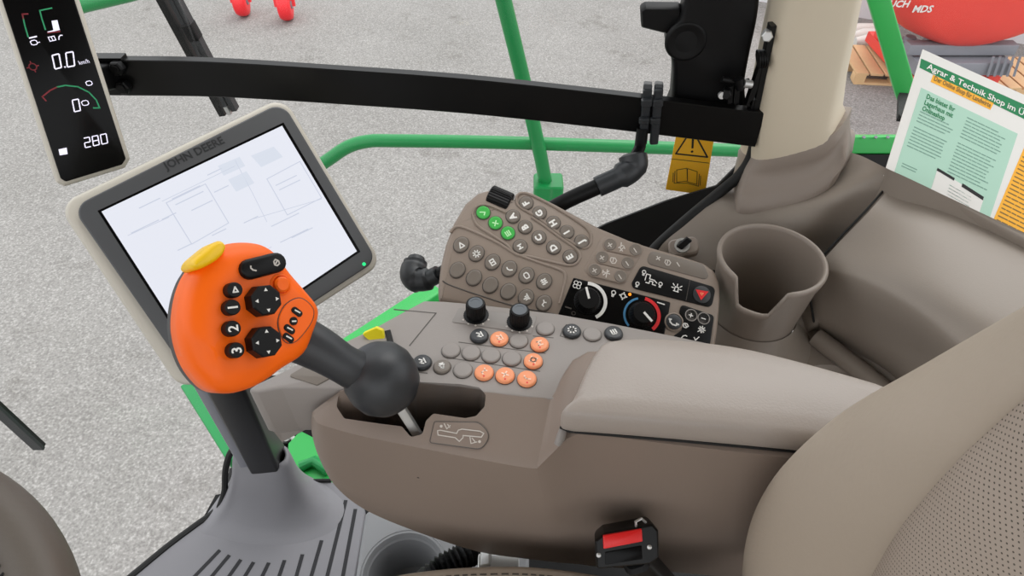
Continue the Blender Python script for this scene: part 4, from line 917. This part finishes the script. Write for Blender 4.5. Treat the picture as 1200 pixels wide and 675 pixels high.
def jknob(zx_, zy, r, h, n=28, sym=None, ic=None, rot=0):
    u, v = JP(zx_, zy); f = JF.at(u, v, H0, rot)
    P = circle((0, 0), r, n, rot=PI/n)
    bm = bmesh.new(); prism(bm, f, P, [(0, -.002), (0, h*.75), (r*.05, h*.93), (r*.14, h)] if n > 12 else [(-.0006, -.002), (0, h*.9), (r*.08, h)]); b = obj('thumb_button' if n > 12 else 'octagonal_button', bm, M_BLKPL, cl_, ang=30)
    x, y = KJ(zx_, zy); g = JF.at(u, v, H0+h, updir(JF, x, y, (-1, .12)))
    if sym: glyph(g, sym, .0100, M_WHITE, b, bold=.02)
    if ic: icon(g, ic, r*(.5 if n > 12 else .42), .0010, M_WHITE, b)
    return b, g
for x, y, s in [(220, 253, '1'), (221, 314, '2'), (231, 377, '3')]: jknob(x, y, .0057, .0085, sym=s)
jknob(226, 202, .0057, .0085, ic='triangle')
for x, y, i in [(318, 230, 'header'), (319, 350, 'machine')]:
    b, g = jknob(x-6, y+3, .0117, .0125, n=8, rot=.15)
    bm = bmesh.new()
    for k in range(4):
        q = g.at(.0076*math.cos(k*PI/2), .0076*math.sin(k*PI/2), 0, k*PI/2); poly(bm, q, [(-.001, -.0014), (.0014, 0), (-.001, .0014)], -.0001, .0003)
    obj('arrow_print', bm, M_WHITE, b)
# rocker, round orange button, small switch field
u, v = JP(318, 130); x, y = KJ(318, 130); f = JF.at(u, v, H0, JF.dirpx(x, y, 35, -9))
cap = [(-.0098, 0)]; cap = [(-.0105+.0075*math.cos(t), .0075*math.sin(t)) for t in [PI/2+k*PI/8 for k in range(9)]]+[(.0105+.0075*math.cos(t), .0075*math.sin(t)) for t in [-PI/2+k*PI/8 for k in range(9)]]
bm = bmesh.new(); prism(bm, f, cap, [(-.0005, -.004), (0, .003), (.0008, .0044), (.002, .005)]); rk = obj('rocker_switch', bm, M_BLKPL, cl_)
for s in (-1, 1): icon(f.at(.0095*s, 0, .005, PI/2), 'arm' if s < 0 else 'drum', .0035, .001, M_WHITE2, rk)
f = JF.at(*JP(373, 184)); bm = bmesh.new(); lathe(bm, f, [(0, H0-.004), (.0085, H0-.004), (.0085, H0+.0005), (.0070, H0+.001), (.0066, H0-.0005), (.0060, H0+.003), (.0045, H0+.004), (0, H0+.0036)], 32); obj('orange_button', bm, M_ORANGE, cl_)
fp = [tuple(p) for p in crom([Vector(JP(*q)) for q in [(383, 247), (405, 230), (430, 224), (455, 240), (468, 262), (462, 292), (440, 325), (415, 350), (392, 354), (376, 338), (365, 305), (368, 275)]], 3, True)]
bm = bmesh.new(); prism(bm, JF, fp, [(0, H0-.001), (0, H0+.0004), (.0006, H0+.0009)]); sf = obj('switch_field', bm, M_ORANGE, cl_)
bm = bmesh.new(); ring = [JF.w(u, v, H0+.0003) for u, v in offset(ccw(fp), -.0003)]; tube(bm, ring+[ring[0]], .00035, 6, False); obj('field_seam', bm, M_RIM, sf)
for x, y, i in [(418, 264, 1), (408, 291, 0), (396, 315, 1), (393, 340, 1)]:
    q = JF.at(*JP(x, y), H0+.0009, JF.dirpx(*KJ(x, y), 12, 9)); bm = bmesh.new()
    P = fillet([(-.0048, -.0025), (.0048, -.0025), (.0048, .0025), (-.0048, .0025)], .0022, 4) if i else circle((0, 0), .0033, 16)
    prism(bm, q, P, [(0, -.0005), (0, .0006), (.0004, .001)]); b = obj('small_switch', bm, M_BLKPL, sf)
    bm = bmesh.new(); stroke(bm, q, [(-.0022, 0), (.002, .0006)] if i else [(-.001, -.001), (.0012, .0008)], .0011, .0009, .0013); obj('switch_print', bm, M_WHITE, b)
# yellow trigger
yl = [tuple(p) for p in crom([Vector(JF.px(*KJ(*q), .002)) for q in [(108, 132), (113, 112), (137, 90), (170, 64), (192, 57), (207, 74), (198, 98), (172, 120), (130, 140)]], 3, True)]
bm = bmesh.new(); prism(bm, JF, ccw(yl), [(.001, -.020), (0, -.018), (0, .003), (.0008, .006), (.0018, .0073), (.0028, .0078)]); obj('yellow_trigger', bm, M_YEL, cl_, ang=60)
# neck, ball joint, steel shaft
bc = Pt(448, 445, .560)
n0 = Pt(325, 385, .525); n1 = Pt(372, 408, .533); n2 = Pt(405, 428, .54); n3 = Pt(430, 440, .555)
bm = bmesh.new(); tube(bm, crom([n0, n1, n2, n3], 8), [.0225-.005*min(1, k/14) if k < 17 else .0175+.002*(k-16)/8 for k in range(25)], 24, squash=.92); obj('neck', bm, M_GRIP, cl_, ang=80)
bm = bmesh.new(); axis = (Pz(487, 503, .69)-bc).normalized(); f = Frame(bc, -axis, (1, 0, 0))
lathe(bm, f, [(0, -.030), (.012, -.029), (.022, -.024), (.0295, -.014), (.0325, -.002), (.0318, .010), (.027, .021), (.018, .029), (.008, .032), (0, .0325)], 36); obj('ball_joint', bm, M_GRIP, cl_, ang=80)
bm = bmesh.new(); tube(bm, [n3-(n3-n2)*.25, n3, n3+(n3-n2)*.15], [.0195, .0228, .022], 28); obj('neck_collar', bm, M_GRIP, cl_, ang=60)
bm = bmesh.new(); e0 = bc+axis*.02; e1 = Pz(486, 504, .690); e2 = e1+(e1-e0).normalized()*.03; boxbar(bm, e0, e2, .011, .008, (1, .3, 0), .001); obj('steel_shaft', bm, M_STEEL, cl_)
bm = bmesh.new(); tube(bm, [e0, e0.lerp(e2, .8)], .0042, 10); obj('shaft_rod', bm, M_STEEL, cl_)

# ================================================================== KEYPAD / CLIMATE PANEL
KP = Frame(Pt(690, 310, .715), (.03, -.50, .865), (0, 1, .4))
kd = thing('keypad_unit', Pz(690, 390, .66), 'brown keypad panel with lettered buttons and black climate dials behind the console', 'control panel')
KX = lambda x, y: (500+.3112*x, 200+.3112*y)
OUT = [(513.5, 352), (513, 338), (516, 312), (522, 286), (532, 260), (545, 238), (560, 225.5), (572, 222), (590, 229), (602, 234), (608, 222.5), (622, 224), (650, 238), (702, 266), (738, 281), (764.5, 289.5), (800, 299.5), (826, 308), (838, 317), (844, 331), (845, 350), (842, 385), (838, 412), (780, 402), (655, 378)]
P = ccw(KP.pts(OUT)); P = fillet(P, .004, 3)
bm = bmesh.new(); prism(bm, KP, P, [(.012, -.034), (.004, -.030), (0, -.022), (0, -.006), (.0008, -.0025), (.0024, -.0006), (.005, 0)]); body = obj('panel_body', bm, M_KEY, kd, ang=60)
bm = bmesh.new(); bq = KP.w(*KP.px(650, 350), -.03); boxbar(bm, bq, Vector((bq.x, bq.y-.07, .675)), .06, .02, (0, 0, 1), .004); obj('mounting_arm', bm, M_BLKPL, kd)
def kridge(L, r=.0017, nm='raised_edge', closed=False, m=None, h=0):
    pts = [Vector(KP.px(*KX(*q), h)) for q in L]; pts = crom(pts, 4, closed); pts = pts+[pts[0]] if closed else pts
    bm = bmesh.new(); tube(bm, [KP.w(p.x, p.y, h) for p in pts], r, 8, not closed); return obj(nm, bm, m or M_KEY, kd, ang=80)
# stepped key fields: two raised plates one on the other
def kplate(L, h, m, nm, r=.003, bev=.0008, par=None, h0=-.001):
    P = fillet(ccw([KP.px(*KX(*q)) for q in L]), r, 6); bm = bmesh.new(); prism(bm, KP, P, [(0, h0), (0, h-bev), (bev*.4, h-bev*.3), (bev, h)]); return obj(nm, bm, m, par or kd, ang=50)
kridge([(172, 165), (182, 140), (205, 128), (240, 132), (300, 158)]); kridge([(172, 165), (190, 205), (250, 245), (305, 282), (322, 305), (345, 318), (380, 322), (450, 338), (530, 356), (562, 350), (578, 322), (560, 292), (500, 250), (440, 205), (395, 175)])
kridge([(338, 112), (340, 95), (358, 85), (390, 90), (470, 130), (560, 185), (610, 225), (620, 262), (606, 288), (575, 286), (500, 238), (420, 178), (350, 136)], closed=True)
kridge([(88, 232), (110, 212), (150, 218), (260, 268), (330, 310), (420, 345), (505, 375), (522, 400), (515, 440), (500, 500)])
kridge([(60, 415), (90, 432), (200, 470), (330, 510), (480, 540)], .0008, 'panel_seam', m=M_RIM)
def letter_frame(px, py, h): return KP.at(*KP.px(px, py, h), h, updir(KP, px, py, (-.86, .5)))
def kbutton(zx_, zy, r=.0085, m=None, s=None, ic=None, im=None, ry=None, h=.0024, h0=0):
    x, y = KX(zx_, zy); u, v = KP.px(x, y, h0); f = KP.at(u, v, h0); ry = ry or r
    bm = bmesh.new(); rot = KP.dirpx(x, y, 10, 6)
    prism(bm, f, circle((0, 0), r+.0008, 30, ry+.0008, rot), [(0, -.001), (0, .0005), (.0002, .0007)]); rim = obj('button_rim', bm, M_RIM, kd)
    bm = bmesh.new(); C = circle((0, 0), r, 30, ry, rot); prism(bm, f, C, [(0, 0), (0, h*.6), (.0005, h*.88), (.0014, h), (.0026, h*.94)]); b = obj('key_button', bm, m or M_BTN, kd, ang=55)
    rim.parent = b
    g = letter_frame(x, y, h0+h*.96)
    if s: glyph(g, s, r*1.3, im or M_WHITE, b, bold=.05)
    if ic: icon(g, ic, r*.58, .0013, im or M_WHITE, b)
    return b
for (x, y), s in zip([(375, 123), (425, 160), (477, 197), (528, 232), (583, 268)], 'FGHIJ'): kbutton(x, y, .0078, s=s)
for (x, y), s in zip([(325, 173), (371, 213), (423, 252), (478, 290), (540, 325)], 'ABCDE'): kbutton(x, y, .0078, s=s)
M_GSYM = mat('green_symbol', '#bdf0b8', .5)
for (x, y), i in zip([(213, 159), (259, 198), (306, 236)], ['check', 'cross', 'list']): kbutton(x, y, .0078, M_GRNB, ic=i, im=M_GSYM)
kbutton(352, 286, .0078, ic='N', im=M_WHITE)
for (x, y), i in zip([(130, 280), (188, 313), (248, 345), (311, 370), (376, 395), (442, 418)], ['triangle', 'gear', 'book', 'arm', 'engine', 'sliders']): kbutton(x, y, .0079, ic=i, ry=.0094)
for x, y in [(116, 375), (178, 404), (240, 432), (307, 456)]: kbutton(x, y, .0079, ry=.0094)
for (x, y), i in zip([(374, 478), (441, 500)], ['bars', 'tool']): kbutton(x, y, .0079, ic=i, ry=.0094)
# thumbwheel on the top edge
u, v = KP.px(585, 232); wf = KP.at(u, v, -.012, KP.dirpx(585, 232, 14, 6)); f = Frame(wf.o, wf.ex, wf.ez)
bm = bmesh.new(); lathe(bm, f, [(0, -.0135), (.0135, -.0135), (.0150, -.012), (.0150, .012), (.0135, .0135), (0, .0135)], 60, .05, 1); obj('thumbwheel', bm, M_BLKPL, kd, ang=20)
# rocker pods
def capsule(a, b, rpx):
    A = Vector(KP.px(*KX(*a))); B = Vector(KP.px(*KX(*b))); r = rpx*.3112*KP.scale(*KX(*a)); d = (B-A).normalized(); t0 = math.atan2(d.y, d.x); out = []
    for k in range(11): t = t0+PI/2+PI*k/10; out.append((A.x+r*math.cos(t), A.y+r*math.sin(t)))
    for k in range(11): t = t0-PI/2+PI*k/10; out.append((B.x+r*math.cos(t), B.y+r*math.sin(t)))
    return out, r
def ksym(zx_, zy, ic, size, m, par, w=.0011, h=.0022): icon(letter_frame(*KX(zx_, zy), h), ic, size, w, m, par)
def krot(zx_, zy, ic, size, m, par, w=.0011, h=.0022, d=(.95, .3)):
    x, y = KX(zx_, zy); icon(KP.at(*KP.px(x, y, h), h, KP.dirpx(x, y, d[0]*10, d[1]*10)), ic, size, w, m, par)
kplate([(655, 255), (690, 248), (825, 282), (800, 330), (745, 425), (610, 395), (590, 375)], .0006, M_KEY, 'pod_field', .006)
for a, b, i in [((690, 280), (785, 300), 'header'), ((660, 328), (755, 350), 'drum'), ((632, 376), (728, 400), 'reel')]:
    P, r = capsule(a, b, 27); bm = bmesh.new(); prism(bm, KP, P, [(0, -.001), (0, .0014), (.0006, .0020), (.0016, .0022)]); pd = obj('rocker_pod', bm, M_KEY, kd, ang=55)
    bm = bmesh.new(); C = circle(KP.px(*KX(*a)), r*.86, 26); prism(bm, KP, C, [(0, .001), (0, .0024), (.0006, .003), (.0016, .0028)]); obj('plus_key', bm, M_BTN, pd, ang=55)
    bm = bmesh.new(); C = circle(KP.px(*KX(*b)), r*.86, 26); prism(bm, KP, C, [(0, .001), (0, .0024), (.0006, .003), (.0016, .0028)]); obj('minus_key', bm, M_BTN, pd, ang=55)
    ksym(a[0], a[1], 'plus', .0052, M_WHITE2, pd, h=.003); ksym(b[0], b[1], 'minus', .0052, M_WHITE2, pd, h=.003)
    ksym((a[0]+b[0])/2-4, (a[1]+b[1])/2-2, i, .0056, M_WHITE2, pd, h=.0022)
pr = kplate([(842, 300), (1042, 352), (1075, 418), (825, 350)], .0008, M_BTN, 'mirror_pad', .006)
ksym(872, 330, 'plus', .005, M_WHITE2, pr, h=.001); ksym(908, 345, 'drum', .005, M_WHITE2, pr, h=.001); ksym(947, 353, 'minus', .005, M_WHITE2, pr, h=.001)
lp = kplate([(808, 357), (1088, 440), (1072, 517), (762, 440)], .0014, M_BLKPL, 'light_switch_panel', .006)
for x, y, i, s in [(818, 384, 'bulb', .0038), (793, 428, 'bulb', .0038), (880, 429, 'bulb', .0038), (846, 412, 'machine', .0075), (941, 444, 'beacon', .0056)]: krot(x, y, i, s, M_WHITE, lp, .0010, .0015)
bm = bmesh.new(); stroke(bm, KP, [KP.px(*KX(990, 412)), KP.px(*KX(975, 490))], .0005, .0013, .0017); obj('panel_divider', bm, M_RIM, lp)
hx, hy = KX(1034, 468); hz = KP.at(*KP.px(hx, hy), .0014)
bm = bmesh.new(); lathe(bm, hz, [(0, 0), (.0098, 0), (.0098, .001), (.009, .0014), (0, .0014)], 28); hb = obj('hazard_button', bm, M_GRIP, kd)
tri = KP.pts([KX(1010, 450), KX(1058, 458), KX(1030, 490)]); bm = bmesh.new(); poly(bm, KP, tri, .0026, .0032); obj('hazard_triangle', bm, M_DRED, hb)
bm = bmesh.new(); stroke(bm, KP, offset(ccw(tri), .0030), .0007, .0030, .0036, True); obj('triangle_line', bm, M_ORB, hb)
# climate panel
cp = kplate([(553, 403), (918, 496), (893, 625), (494, 545)], .0012, M_GLASSBLK, 'climate_panel', .002)
def kdial(zx_, zy, rz, ang_px, nm):
    x, y = KX(zx_, zy); u, v = KP.px(x, y); k = .3112*KP.scale(x, y); f = KP.at(u, v, .0012)
    bm = bmesh.new(); r = rz*k; lathe(bm, f, [(0, 0), (r, 0), (r, .003), (r*.93, .004), (r*.80, .011), (r*.74, .0125), (0, .0128)], 56, .03, 1); d = obj('dial', bm, M_BLKPL, kd, ang=20)
    t = KP.dirpx(x, y, *ang_px); g = f.at(0, 0, .0128, t); bm = bmesh.new(); stroke(bm, g, [(r*.02, 0), (r*.80, 0)], .0024, -.0004, .0010); obj('pointer', bm, M_WHITE, d); return f, k
def arc(f, x, y, r, w, d0, d1, m, nm, par):
    """d0 -> d1: image directions (degrees, clockwise from right) turned into an arc round the dial"""
    t0 = KP.dirpx(x, y, math.cos(math.radians(d0))*10, math.sin(math.radians(d0))*10); t1 = KP.dirpx(x, y, math.cos(math.radians(d1))*10, math.sin(math.radians(d1))*10)
    while t1 > t0: t1 -= 2*PI
    n = 28; o = []; i_ = []
    for k in range(n+1):
        t = t0+(t1-t0)*k/n; o.append(((r+w/2)*math.cos(t), (r+w/2)*math.sin(t))); i_.append(((r-w/2)*math.cos(t), (r-w/2)*math.sin(t)))
    bm = bmesh.new()
    for k in range(n):
        q = [o[k], o[k+1], i_[k+1], i_[k]]; loft(bm, [[f.w(a, b, h) for a, b in q] for h in (0, .0005)])
    obj(nm, bm, m, par)
f, k = kdial(604, 492, 50, (-10, -40), 'fan'); x, y = KX(604, 492); arc(f, x, y, 69*k, 13*k, -88, 62, M_WHITE, 'fan_scale', cp)
f, k = kdial(808, 545, 50, (30, 34), 'temp'); x, y = KX(808, 545); arc(f, x, y, 65*k, 8*k, 140, 258, M_BLUE, 'cold_scale', cp); arc(f, x, y, 66*k, 13*k, -78, 52, M_DRED, 'warm_scale', cp)
krot(567, 430, 'fan', .005, M_WHITE, cp, .0009, .0013); krot(703, 462, 'bulb', .0045, M_WHITE, cp, .0011, .0013); krot(740, 472, 'cog', .0045, M_WHITE, cp, .0014, .0013); krot(533, 516, 'minus', .006, M_RIM, cp, .0015, .0013); krot(553, 537, 'ball', .004, M_RIM, cp, .0008, .0013)
krot(882, 500, 'minus', .008, M_WHITE, cp, .0012, .0013)
bm = bmesh.new(); poly(bm, KP, circle(KP.px(*KX(764, 467)), .0017, 12), .001, .0018); obj('orange_lamp', bm, M_LEDO, cp)
# telephone key and media keys
x, y = KX(930, 570); f = KP.at(*KP.px(x, y)); bm = bmesh.new(); r = 31*.3112*KP.scale(x, y); lathe(bm, f, [(0, 0), (r*1.16, 0), (r*1.16, .0014), (r*1.0, .0022), (r*.96, .001), (0, .001)], 32); pk = obj('phone_ring', bm, M_KEY, kd)
bm = bmesh.new(); lathe(bm, f, [(0, 0), (r*.92, 0), (r*.92, .002), (r*.82, .0026), (0, .0026)], 32); pk2 = obj('phone_button', bm, M_GRIP, kd); krot(930, 570, 'phone', .006, M_WHITE, pk2, .0016, .0026)
me_ = kplate([(958, 504), (1082, 546), (1066, 660), (905, 640), (960, 600), (968, 560), (950, 535)], .0014, M_BLKPL, 'media_panel', .004)
for x, y, i in [(995, 545, 'plus'), (1042, 557, 'minus'), (975, 584, 'drum'), (1030, 601, 'cross'), (1036, 598, 'gear'), (970, 625, 'arm'), (1015, 632, 'check')]:
    if i in ('plus', 'minus'):
        q = KP.at(*KP.px(*KX(x, y)), .0014); bm = bmesh.new(); lathe(bm, q, [(.0058, 0), (.0064, .0004), (.0070, 0)], 24); obj('key_ring', bm, M_BTNG, me_)
    krot(x, y, i, .0042, M_WHITE, me_, .0011, .0015)

# ================================================================== SEAT
se = thing('driver_seat', (.12, .0, .45), 'brown leather driver seat with perforated backrest and stitched cushion', 'seat')
def leather_dots():
    m = bpy.data.materials.new('perforated_leather'); m.use_nodes = True; nt = m.node_tree; N = nt.nodes; L = nt.links; b = N['Principled BSDF']
    b.inputs['Roughness'].default_value = .6
    uv = N.new('ShaderNodeUVMap'); uv.uv_map = 'UVMap'
    def dots(off):
        mp = N.new('ShaderNodeMapping'); mp.inputs['Location'].default_value = (off, off, 0); mp.inputs['Scale'].default_value = (250, 250, 1); L.new(uv.outputs[0], mp.inputs[0])
        fr = N.new('ShaderNodeVectorMath'); fr.operation = 'FRACTION'; L.new(mp.outputs[0], fr.inputs[0])
        sb = N.new('ShaderNodeVectorMath'); sb.operation = 'SUBTRACT'; sb.inputs[1].default_value = (.5, .5, 0); L.new(fr.outputs[0], sb.inputs[0])
        ln = N.new('ShaderNodeVectorMath'); ln.operation = 'LENGTH'; L.new(sb.outputs[0], ln.inputs[0])
        lt = N.new('ShaderNodeMath'); lt.operation = 'LESS_THAN'; lt.inputs[1].default_value = .125; L.new(ln.outputs['Value'], lt.inputs[0]); return lt
    a = dots(0); c = dots(.5); mx = N.new('ShaderNodeMath'); mx.operation = 'MAXIMUM'; L.new(a.outputs[0], mx.inputs[0]); L.new(c.outputs[0], mx.inputs[1])
    mc = N.new('ShaderNodeMix'); mc.data_type = 'RGBA'; mc.inputs[6].default_value = lin('#a3968a'); mc.inputs[7].default_value = lin('#4a423a'); L.new(mx.outputs[0], mc.inputs[0]); L.new(mc.outputs[2], b.inputs['Base Color'])
    return m
M_PERF = leather_dots()
# backrest side bolster: stations up the backrest; silhouette edge, crest, seam
SIL = [(884, 700, .245), (880, 675, .250), (886, 632, .252), (902, 590, .252), (935, 545, .250), (1000, 490, .248), (1100, 434, .243), (1200, 379, .238), (1290, 330, .232)]
SEA = [(1020, 705, .165), (1026, 675, .168), (1042, 645, .170), (1062, 613, .172), (1090, 578, .174), (1128, 535, .176), (1165, 500, .177), (1203, 466, .177), (1250, 430, .177)]
rows = []; sil = crom([Py(x, y, d) for x, y, d in SIL], 5); sea = crom([Py(x, y, d) for x, y, d in SEA], 5)
bol = []; cenr = []
for e, s in zip(sil, sea):
    d = s-e; bk = Vector((.10, .005, .03))
    cr = e.lerp(s, .35)+Vector((-.016, -.002, .004)); cr2 = e.lerp(s, .7)+Vector((-.012, -.002, .004)); e1 = e+Vector((-.004, -.006, .001))+d*.05
    bol.append([e+bk, e+bk*.5+Vector((0, .006, 0)), e+Vector((.016, .0035, .004)), e, e+d*.1+Vector((-.010, -.001, .002)), cr, cr2, s+Vector((-.002, .004, .001)), s+Vector((.003, 0, 0))])
    q0 = s+Vector((.002, -.003, 0)); q1 = s+Vector((-.004, -.03, .0)); q2 = s+Vector((.006, -.09, 0)); q3 = Vector((s.x+.014, 0, s.z)); q4 = Vector((q2.x, -q2.y, q2.z)); q5 = Vector((q1.x, -q1.y, q1.z)); q6 = Vector((q0.x, -q0.y, q0.z))
    cenr.append([s+Vector((.004, .002, 0)), q0, q1, q2, q3, q4, q5, q6])
bm = sheet([crom(r, 4) for r in bol]); o = obj('side_bolster', bm, M_SEAT, se, ang=80); md = o.modifiers.new('t', 'SOLIDIFY'); md.thickness = .012; md.offset = 0
bm = sheet([[Vector((p.x, -p.y, p.z)) for p in crom(r, 4)] for r in bol]); o = obj('side_bolster', bm, M_SEAT, se, ang=80); md = o.modifiers.new('t', 'SOLIDIFY'); md.thickness = .012; md.offset = 0
cr_ = [crom(r, 5) for r in cenr]; bm = bmesh.new(); uvl = bm.loops.layers.uv.new('UVMap'); V = [[bm.verts.new(p) for p in r] for r in cr_]
uvc = {}
sv = 0
for i, r in enumerate(cr_):
    if i: sv += (r[20]-cr_[i-1][20]).length
    for j, p in enumerate(r): uvc[V[i][j]] = (p.y, sv)
for a, b in zip(V, V[1:]):
    for i in range(len(a)-1):
        f = bm.faces.new((a[i], a[i+1], b[i+1], b[i]))
        for l in f.loops: l[uvl].uv = uvc[l.vert]
o = obj('backrest_centre', bm, M_PERF, se, ang=80); md = o.modifiers.new('t', 'SOLIDIFY'); md.thickness = .012; md.offset = 0
bm = bmesh.new(); tube(bm, [s+Vector((-.0060, .001, 0)) for s in sea], .0008, 8); obj('seam', bm, M_RIM, se)
bm = bmesh.new(); tube(bm, [Vector((s.x-.0060, -s.y-.001, s.z)) for s in sea], .0008, 8); obj('seam', bm, M_RIM, se)
# cushion
CZ = .530
far_ = [(420, 684), (445, 673), (475, 666), (520, 660.5), (560, 658), (610, 657.5), (650, 660.5), (690, 666), (730, 674)]
fw = [Pz(x, y, CZ) for x, y in far_]
CP = [tuple(p.xy) for p in fw]+[(.26, .22), (.27, .0), (.26, -.24), (.0, -.27), (-.2, -.26), (-.245, 0), (-.235, .15)]
CP = [tuple(p) for p in crom([Vector(p) for p in ccw(CP)], 4, True)]
bm = bmesh.new(); prism(bm, HZ(0), CP, [(.03, .40), (.006, .42), (-.004, .45), (-.004, .49), (0, .515), (.004, .524), (.009, .5275), (.012, .5272), (.02, .531), (.04, .534)]); obj('cushion', bm, M_SEAT, se, ang=80)
bm = bmesh.new(); ip = offset(ccw(CP), .0125); acc = 0
L = [Vector((u, v, .5282)) for u, v in ip]
for a, b in zip(L, L[1:]+L[:1]):
    n = max(1, int((b-a).length/.006))
    for k in range(n): boxbar(bm, a.lerp(b, (k+.15)/n), a.lerp(b, (k+.8)/n), .0012, .0012)
obj('stitching', bm, M_RIM, se)
bm = bmesh.new(); prism(bm, HZ(0), fillet([(-.16, -.2), (.2, -.2), (.2, .18), (-.16, .18)], .02), [(0, -.01), (0, .41)]); obj('seat_base', bm, M_BLKPL, se)

# seat belt buckle
bF0 = Frame(Pt(735, 640, .60), (-.08, -.62, .80), (0, .8, .6)); a = bF0.dirpx(735, 640, 45, -11); bF = bF0.at(0, 0, 0, a)
bk_ = thing('belt_buckle', bF.w(.01, -.06, -.06), 'black seat belt buckle with red release button between cushion and console', 'buckle')
P = fillet(ccw(bF.pts([(697, 634), (708, 625), (765, 614), (772, 622), (773, 654), (762, 662), (699, 668)])), .003, 4)
bm = bmesh.new(); prism(bm, bF, P, [(.004, -.05), (.001, -.03), (0, -.004), (.0008, -.001), (.002, 0)]); obj('housing', bm, M_BLACK, bk_)
P = fillet(ccw(bF.pts([(706.5, 627), (752, 619), (753, 634), (707, 643)])), .001, 3); bm = slab(bF, P, -.002, .0022, .001); obj('red_button', bm, M_RED, bk_)
P = fillet(ccw(bF.pts([(709, 647), (752, 639), (753, 655), (709, 662)])), .001, 3); bm = slab(bF, P, -.002, .0008, .0004); obj('tongue_slot', bm, M_GLASSBLK, bk_)
for q in [(701.5, 650.5), (761, 641)]:
    bm = bmesh.new(); lathe(bm, bF.at(*bF.px(*q)), [(0, -.001), (.0022, -.001), (.0022, .0008), (.001, .0016), (0, .0016)], 14); obj('screw', bm, M_STEEL, bk_)
bm = bmesh.new(); u, v = bF.px(750, 615); tube(bm, [bF.w(u-.004, v-.003, -.004), bF.w(u-.003, v+.004, .0), bF.w(u+.003, v+.005, .0), bF.w(u+.006, v, -.004)], .0014, 8); obj('wire_clip', bm, M_STEEL, bk_)
bm = bmesh.new(); F = Frame(bF.w(.004, -.016, -.02), (-.3, .1, 1), (0, 1, 0)); e0 = bF.w(.004, -.014, -.02); e1 = Py(792, 700, .287); boxbar(bm, e0, e1, .034, .026, bF.ex, .008); obj('stalk', bm, M_BLKPL, bk_)

# steering wheel
a_, b_ = math.radians(20), math.radians(30); wn = Vector((math.sin(a_)*math.cos(b_), math.sin(a_)*math.sin(b_), math.cos(a_))); P0 = Pt(46, 610, .42)
pts = []
for q in [(-1, 557), (49, 597), (93, 676)]:
    r = ray(*q); pts.append(CAM+r*((P0-CAM).dot(wn)/r.dot(wn)))
A, B, C = pts; ab = B-A; ac = C-A; ax = ab.cross(ac); cen = A+(ax.cross(ab)*ac.length_squared+ac.cross(ax)*ab.length_squared)/(2*ax.length_squared); RW = (A-cen).length
sw = thing('steering_wheel', cen, 'brown leather steering wheel rim with inner stitching at the lower left corner', 'steering wheel')
wF = Frame(cen, wn, (0, 1, 0)); rt = .0195; rc = RW-rt*.95
bm = bmesh.new(); n = 96; rings = [[wF.w((rc+rt*math.cos(2*PI*j/20))*math.cos(2*PI*i/n), (rc+rt*math.cos(2*PI*j/20))*math.sin(2*PI*i/n), rt*math.sin(2*PI*j/20)) for j in range(20)] for i in range(n+1)]
loft(bm, rings, True, False, False); bmesh.ops.remove_doubles(bm, verts=bm.verts[:], dist=1e-5); obj('rim', bm, M_WHEEL, sw, ang=80)
bm = bmesh.new()
for i in range(150):
    t = 2*PI*i/150; q = lambda r, h, dt=0: wF.w(r*math.cos(t+dt), r*math.sin(t+dt), h)
    tube(bm, [q(rc-rt*.80, rt*.62), q(rc-rt*1.03, rt*.2, .012), q(rc-rt*1.02, -.2*rt, .006)], .0011, 5)
obj('stitching', bm, M_GAP, sw)
bm = bmesh.new(); lathe(bm, wF, [(0, -.06), (.05, -.06), (.06, -.02), (.045, -.005), (0, -.002)], 32); obj('hub', bm, M_BLKPL, sw)
for k in range(3):
    t = 2.2+k*2*PI/3; bm = bmesh.new(); boxbar(bm, wF.w(.04*math.cos(t), .04*math.sin(t), -.03), wF.w(rc*math.cos(t), rc*math.sin(t), -.002), .03, .014, wn, .004); obj('spoke', bm, M_BLKPL, sw)
bm = bmesh.new(); tube(bm, [wF.w(0, 0, -.05), Vector((cen.x-.2, cen.y+.03, -.02))], .035, 20); obj('column', bm, M_BLKPL, sw)

# ================================================================== LIGHT
w = bpy.data.worlds.new('sky'); scn.world = w; w.use_nodes = True; nt = w.node_tree; N = nt.nodes; L = nt.links; bg = N['Background']
tc = N.new('ShaderNodeTexCoord'); sx = N.new('ShaderNodeSeparateXYZ'); rp_ = N.new('ShaderNodeValToRGB'); e = rp_.color_ramp.elements
e[0].position = .46; e[0].color = (.42, .42, .41, 1); e[1].position = .85; e[1].color = (1.0, 1.02, 1.05, 1); x_ = e.new(.54); x_.color = (.95, .96, .97, 1)
mr = N.new('ShaderNodeMapRange'); mr.inputs[1].default_value = -1; mr.inputs[2].default_value = 1
L.new(tc.outputs['Generated'], sx.inputs[0]); L.new(sx.outputs['Z'], mr.inputs[0]); L.new(mr.outputs[0], rp_.inputs[0]); L.new(rp_.outputs[0], bg.inputs['Color'])
bg.inputs['Strength'].default_value = 1.62
sl = bpy.data.lights.new('sun', 'SUN'); sl.energy = 1.3; sl.angle = math.radians(40); sl.color = (1, .98, .95); so = bpy.data.objects.new('sun', sl); COL.objects.link(so)
so.rotation_euler = Vector((-.35, -.55, -1)).to_track_quat('-Z', 'Y').to_euler()
vs = scn.view_settings; scn.display_settings.display_device = 'sRGB'; vs.view_transform = 'Standard'; vs.look = 'None'; vs.exposure = 0; vs.gamma = 1; vs.use_curve_mapping = False
scn.cycles.max_bounces = 8; scn.cycles.transparent_max_bounces = 12; scn.cycles.use_denoising = True
